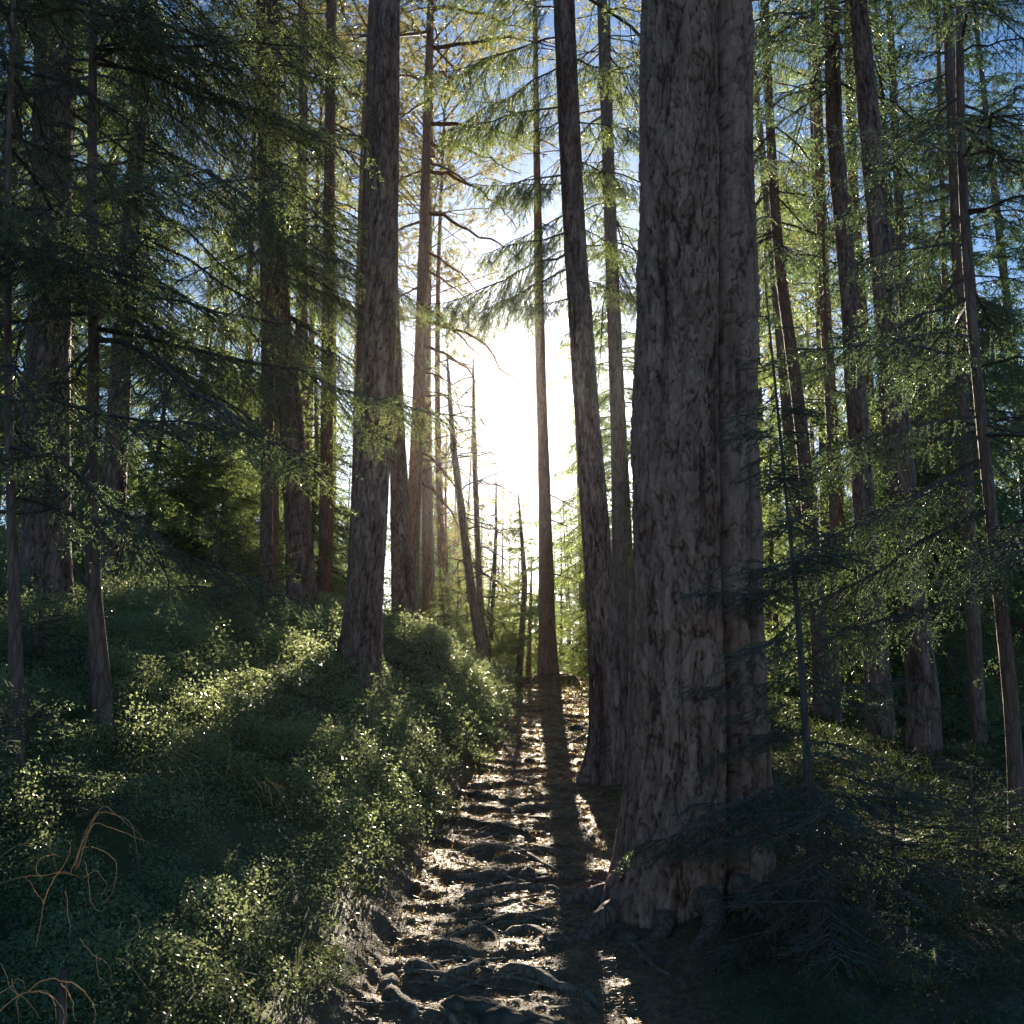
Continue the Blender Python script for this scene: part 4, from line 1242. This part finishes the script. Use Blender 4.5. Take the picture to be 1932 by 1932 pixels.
x, y = scatter(300000, -1.6, 4.5, 2.3, 17, litter_density)
z = height(x, y)
n = len(x)
D = norm(np.stack([rng.normal(size=n), rng.normal(size=n), rng.normal(0, .28, n)], 1))
N_ = norm(np.stack([rng.normal(0, .35, n), rng.normal(0, .35, n), np.ones(n)], 1))
S = norm(np.cross(D, N_))
sc = np.clip(y / 5, .8, 2.6)[:, None]
l = rng.uniform(.006, .022, n)[:, None] * sc
w = np.where(rng.uniform(0, 1, n) < .3, .0045, .0014)[:, None] * sc
P = np.stack([x, y, z + .003 + rng.uniform(0, .006, n)], 1)
V = np.stack([P - D * l, P - S * w, P + D * l, P + S * w], 1).reshape(-1, 3)
o = link('needle_litter', make_mesh('needle_litter', V, np.arange(4 * n).reshape(-1, 4), [M_LITTER]))
tag(o, 'brown fallen needles and leaf scraps strewn over the path', 'litter', kind='stuff')


# ------------------------------------------------------------------ arching dry grass
def blades(curves, d0, name, label, cat, group, width=.0019, mat_=None):
    """curves: pixel polylines at distance d0 -> thin tubes"""
    parts = []
    base = None
    for k, (pts, dd) in enumerate(curves):
        W = [np.array(at(X, Y, d0 + dd)) for X, Y in pts]
        P = smooth_poly(np.array(W), 26)
        P = P + np.cumsum(RN(int(pts[0][0] * 7 + pts[0][1])).normal(0, .0008, P.shape), 0)
        R = width * np.interp(np.linspace(0, 1, 26), [0, .6, 1], [1, .8, .25]) * .5
        V, Fc = tube_curve(P, R, 4)
        parts.append((V, Fc, 0))
        if base is None: base = P[0].copy()
    V, Fc, mi = merge(parts)
    o = link(name, make_mesh(name, V - base, Fc, [mat_ or M_DRY], smooth=True), loc=tuple(base))
    tag(o, label, cat, group)
    return o


G = 'clumps of dry grass on the left bank'
def px(L_, ox, oy):
    return [(ox + a / 3.0, oy + b / 3.0) for a, b in L_]
q = lambda L_: px(L_, 0, 1288)
blades([(q([(400, 1080), (460, 950), (510, 810), (585, 698), (640, 715), (720, 775), (800, 850), (825, 920)]), 0),
        (q([(430, 1060), (480, 900), (560, 740), (640, 740), (740, 790), (770, 900), (790, 1050)]), .02),
        (q([(440, 1050), (520, 812), (620, 820), (740, 860), (885, 918)]), .04),
        (q([(420, 1040), (465, 935), (540, 938), (610, 980), (648, 1040), (620, 1180), (575, 1240)]), .02)], 2.9,
       'dry_grass', 'tall arching golden grass clump glowing in the middle of the dark bank', 'dry grass', G)
blades([(q([(480, 1010), (500, 1100), (515, 1200), (540, 1270), (585, 1297)]), 0), (q([(480, 1100), (540, 1060), (590, 1130), (570, 1190), (530, 1190)]), .02),
        (q([(300, 1110), (360, 1040), (400, 960), (405, 900), (370, 880)]), 0), (q([(0, 1135), (100, 1108), (220, 1098), (330, 1075), (400, 1075), (450, 1110)]), .02),
        (q([(240, 1250), (280, 1160), (320, 1090), (370, 1070)]), 0), (q([(205, 1500), (235, 1350), (250, 1250), (290, 1130), (320, 1090)]), .03),
        (q([(240, 1105), (210, 1060), (240, 990), (320, 965), (350, 975)]), .01), (q([(0, 990), (80, 930), (160, 908), (235, 900), (270, 960), (300, 1080)]), .03),
        (q([(250, 1245), (200, 1160), (150, 1105)]), .02)], 2.7,
       'dry_grass', 'pale curling grass clump looping at the left edge', 'dry grass', G)
blades([(q([(0, 1860), (80, 1790), (160, 1745), (240, 1735), (320, 1780), (365, 1850), (350, 1960)]), 0), (q([(160, 1745), (210, 1700), (280, 1686), (350, 1700), (430, 1730), (510, 1800), (548, 1880), (545, 1960)]), .02),
        (q([(350, 1700), (390, 1800), (420, 1930)]), .03), (q([(0, 1750), (70, 1700), (120, 1660), (150, 1740)]), .02), (q([(160, 1745), (260, 1760), (310, 1850), (330, 1960)]), .02),
        (q([(70, 1680), (90, 1800), (100, 1960)]), .0), (q([(0, 1590), (40, 1660), (60, 1720), (150, 1800), (230, 1900)]), .03)], 2.2,
       'dry_grass', 'bright orange arching grass clump in the bottom left corner', 'dry grass', G, width=.0024)
blades([(q([(630, 482), (760, 440), (860, 410), (980, 382), (1070, 395), (1150, 440), (1230, 510), (1285, 575)]), 0), (q([(925, 398), (1000, 465), (1062, 555), (1058, 600)]), .01),
        (q([(985, 385), (1060, 440), (1120, 520), (1140, 620), (1160, 760)]), .02), (q([(810, 430), (800, 520), (775, 620), (770, 700), (800, 745)]), .0), (q([(1250, 260), (1300, 330), (1300, 440), (1280, 560)]), .03)], 4.2,
       'dry_grass', 'long fine grass stalks bowing over the middle of the bank', 'dry grass', G)
blades([(q([(1430, 530), (1470, 590), (1500, 660)]), 0), (q([(1490, 560), (1530, 620), (1540, 720)]), .02), (q([(1540, 560), (1580, 590), (1612, 620)]), .01), (q([(1500, 540), (1560, 600), (1600, 680), (1620, 740)]), .02),
        (q([(1400, 610), (1450, 650), (1490, 740)]), .02)], 4.6,
       'dry_grass', 'short rusty grass tuft in the shade right of the long bowing stalks', 'dry grass', G)
blades([(q([(1240, 1650), (1270, 1620), (1310, 1625), (1300, 1680)]), 0), (q([(1290, 1960), (1300, 1850), (1270, 1740), (1240, 1670)]), 0), (q([(1300, 1710), (1400, 1720), (1460, 1790), (1490, 1860), (1470, 1900)]), .02),
        (q([(1050, 1580), (1080, 1640), (1110, 1700)]), .02), (q([(650, 1560), (700, 1560), (770, 1640), (850, 1760), (960, 1860)]), .03)], 2.9,
       'dry_grass', 'thin golden grass loops beside the white-glinting leaves at the bottom', 'dry grass', G)
blades([(q([(750, 1310), (790, 1350), (780, 1420), (730, 1460), (650, 1490)]), 0), (q([(765, 1305), (800, 1370), (770, 1440), (700, 1470)]), .02), (q([(450, 1450), (520, 1530), (600, 1580), (630, 1660)]), .03), (q([(545, 1540), (560, 1640), (600, 1700)]), .02),
        (q([(370, 1180), (385, 1300), (405, 1400), (395, 1450)]), .0), (q([(690, 1350), (680, 1420), (670, 1480)]), .01)], 2.8,
       'dry_grass', 'faint drooping grass clump between the bottom corner clump and the looping one', 'dry grass', G)


def stick(pts, dd, r0, r1, name, label, cat, mats=None):
    W = np.array([at(X, Y, d) for (X, Y), d in zip(pts, dd)])
    P = smooth_poly(W, 20)
    V, Fc = tube_curve(P, np.linspace(r0, r1, 20), 7, RN(int(pts[0][0])), .12)
    o = link(name, make_mesh(name, V - P[0], Fc, [mats or M_TWIG], smooth=True), loc=tuple(P[0]))
    tag(o, label, cat)
    return o


stick(q([(362, 1616), (350, 1700), (352, 1850), (345, 1960)]), [2.3] * 4, .008, .009, 'broken_stub', 'short grey broken stub standing in the bottom left grass', 'dead wood')
stick(q([(1808, 1384), (1760, 1420), (1715, 1452)]), [3.4, 3.4, 3.4], .002, .003, 'dry_twig', 'small orange forked twig lying in the dark cover above the bottom leaves', 'twig')
stick([(1640, 1500), (1680, 1499), (1710, 1497)], [8.3, 8.2, 8.1], .012, .016, 'broken_branch', 'pale broken branch sticking out left of the stoutest dark trunk on the right', 'dead wood')
stick([(0, 965), (50, 966), (110, 950), (165, 885)], [5.0, 5.0, 5.1, 5.4], .008, .014, 'dead_branch', 'pale bare branch curving level at the left edge', 'dead wood')
stick([(160, 945), (148, 990), (138, 1040), (148, 1080), (172, 1115)], [5.5, 5.45, 5.4, 5.45, 5.5], .005, .010, 'dead_branch', 'thin pale dead branch hanging along the crooked stem of the young spruce', 'dead wood')

m_, N_h, L_h = mat('glow_haze')  # scattering box added to make a glow around the sun
vol = N_h.new('ShaderNodeVolumePrincipled')
vol.inputs['Color'].default_value = (0.95, 0.95, 1.0, 1)
vol.inputs['Density'].default_value = 0.00012
vol.inputs['Anisotropy'].default_value = 0.9
oh = N_h.new('ShaderNodeOutputMaterial')
L_h.new(vol.outputs[0], oh.inputs['Volume'])
zl = float(gz.min()) - 1.0
Vh = np.array([[a, b, c] for a in (-520, 520) for b in (-320, 720) for c in (zl, 34.0)], float)
Qh = np.array([[0, 1, 3, 2], [4, 6, 7, 5], [0, 4, 5, 1], [2, 3, 7, 6], [0, 2, 6, 4], [1, 5, 7, 3]])
tag(link('glow_haze', make_mesh('glow_haze', Vh, Qh, [m_])), 'thin scattering air added to spread a glow around the sun', 'glow_haze', kind='stuff')
print('faces', sum(len(o.data.polygons) for o in SC.objects if o.type == 'MESH'), 'lowest', float(gz.min()))
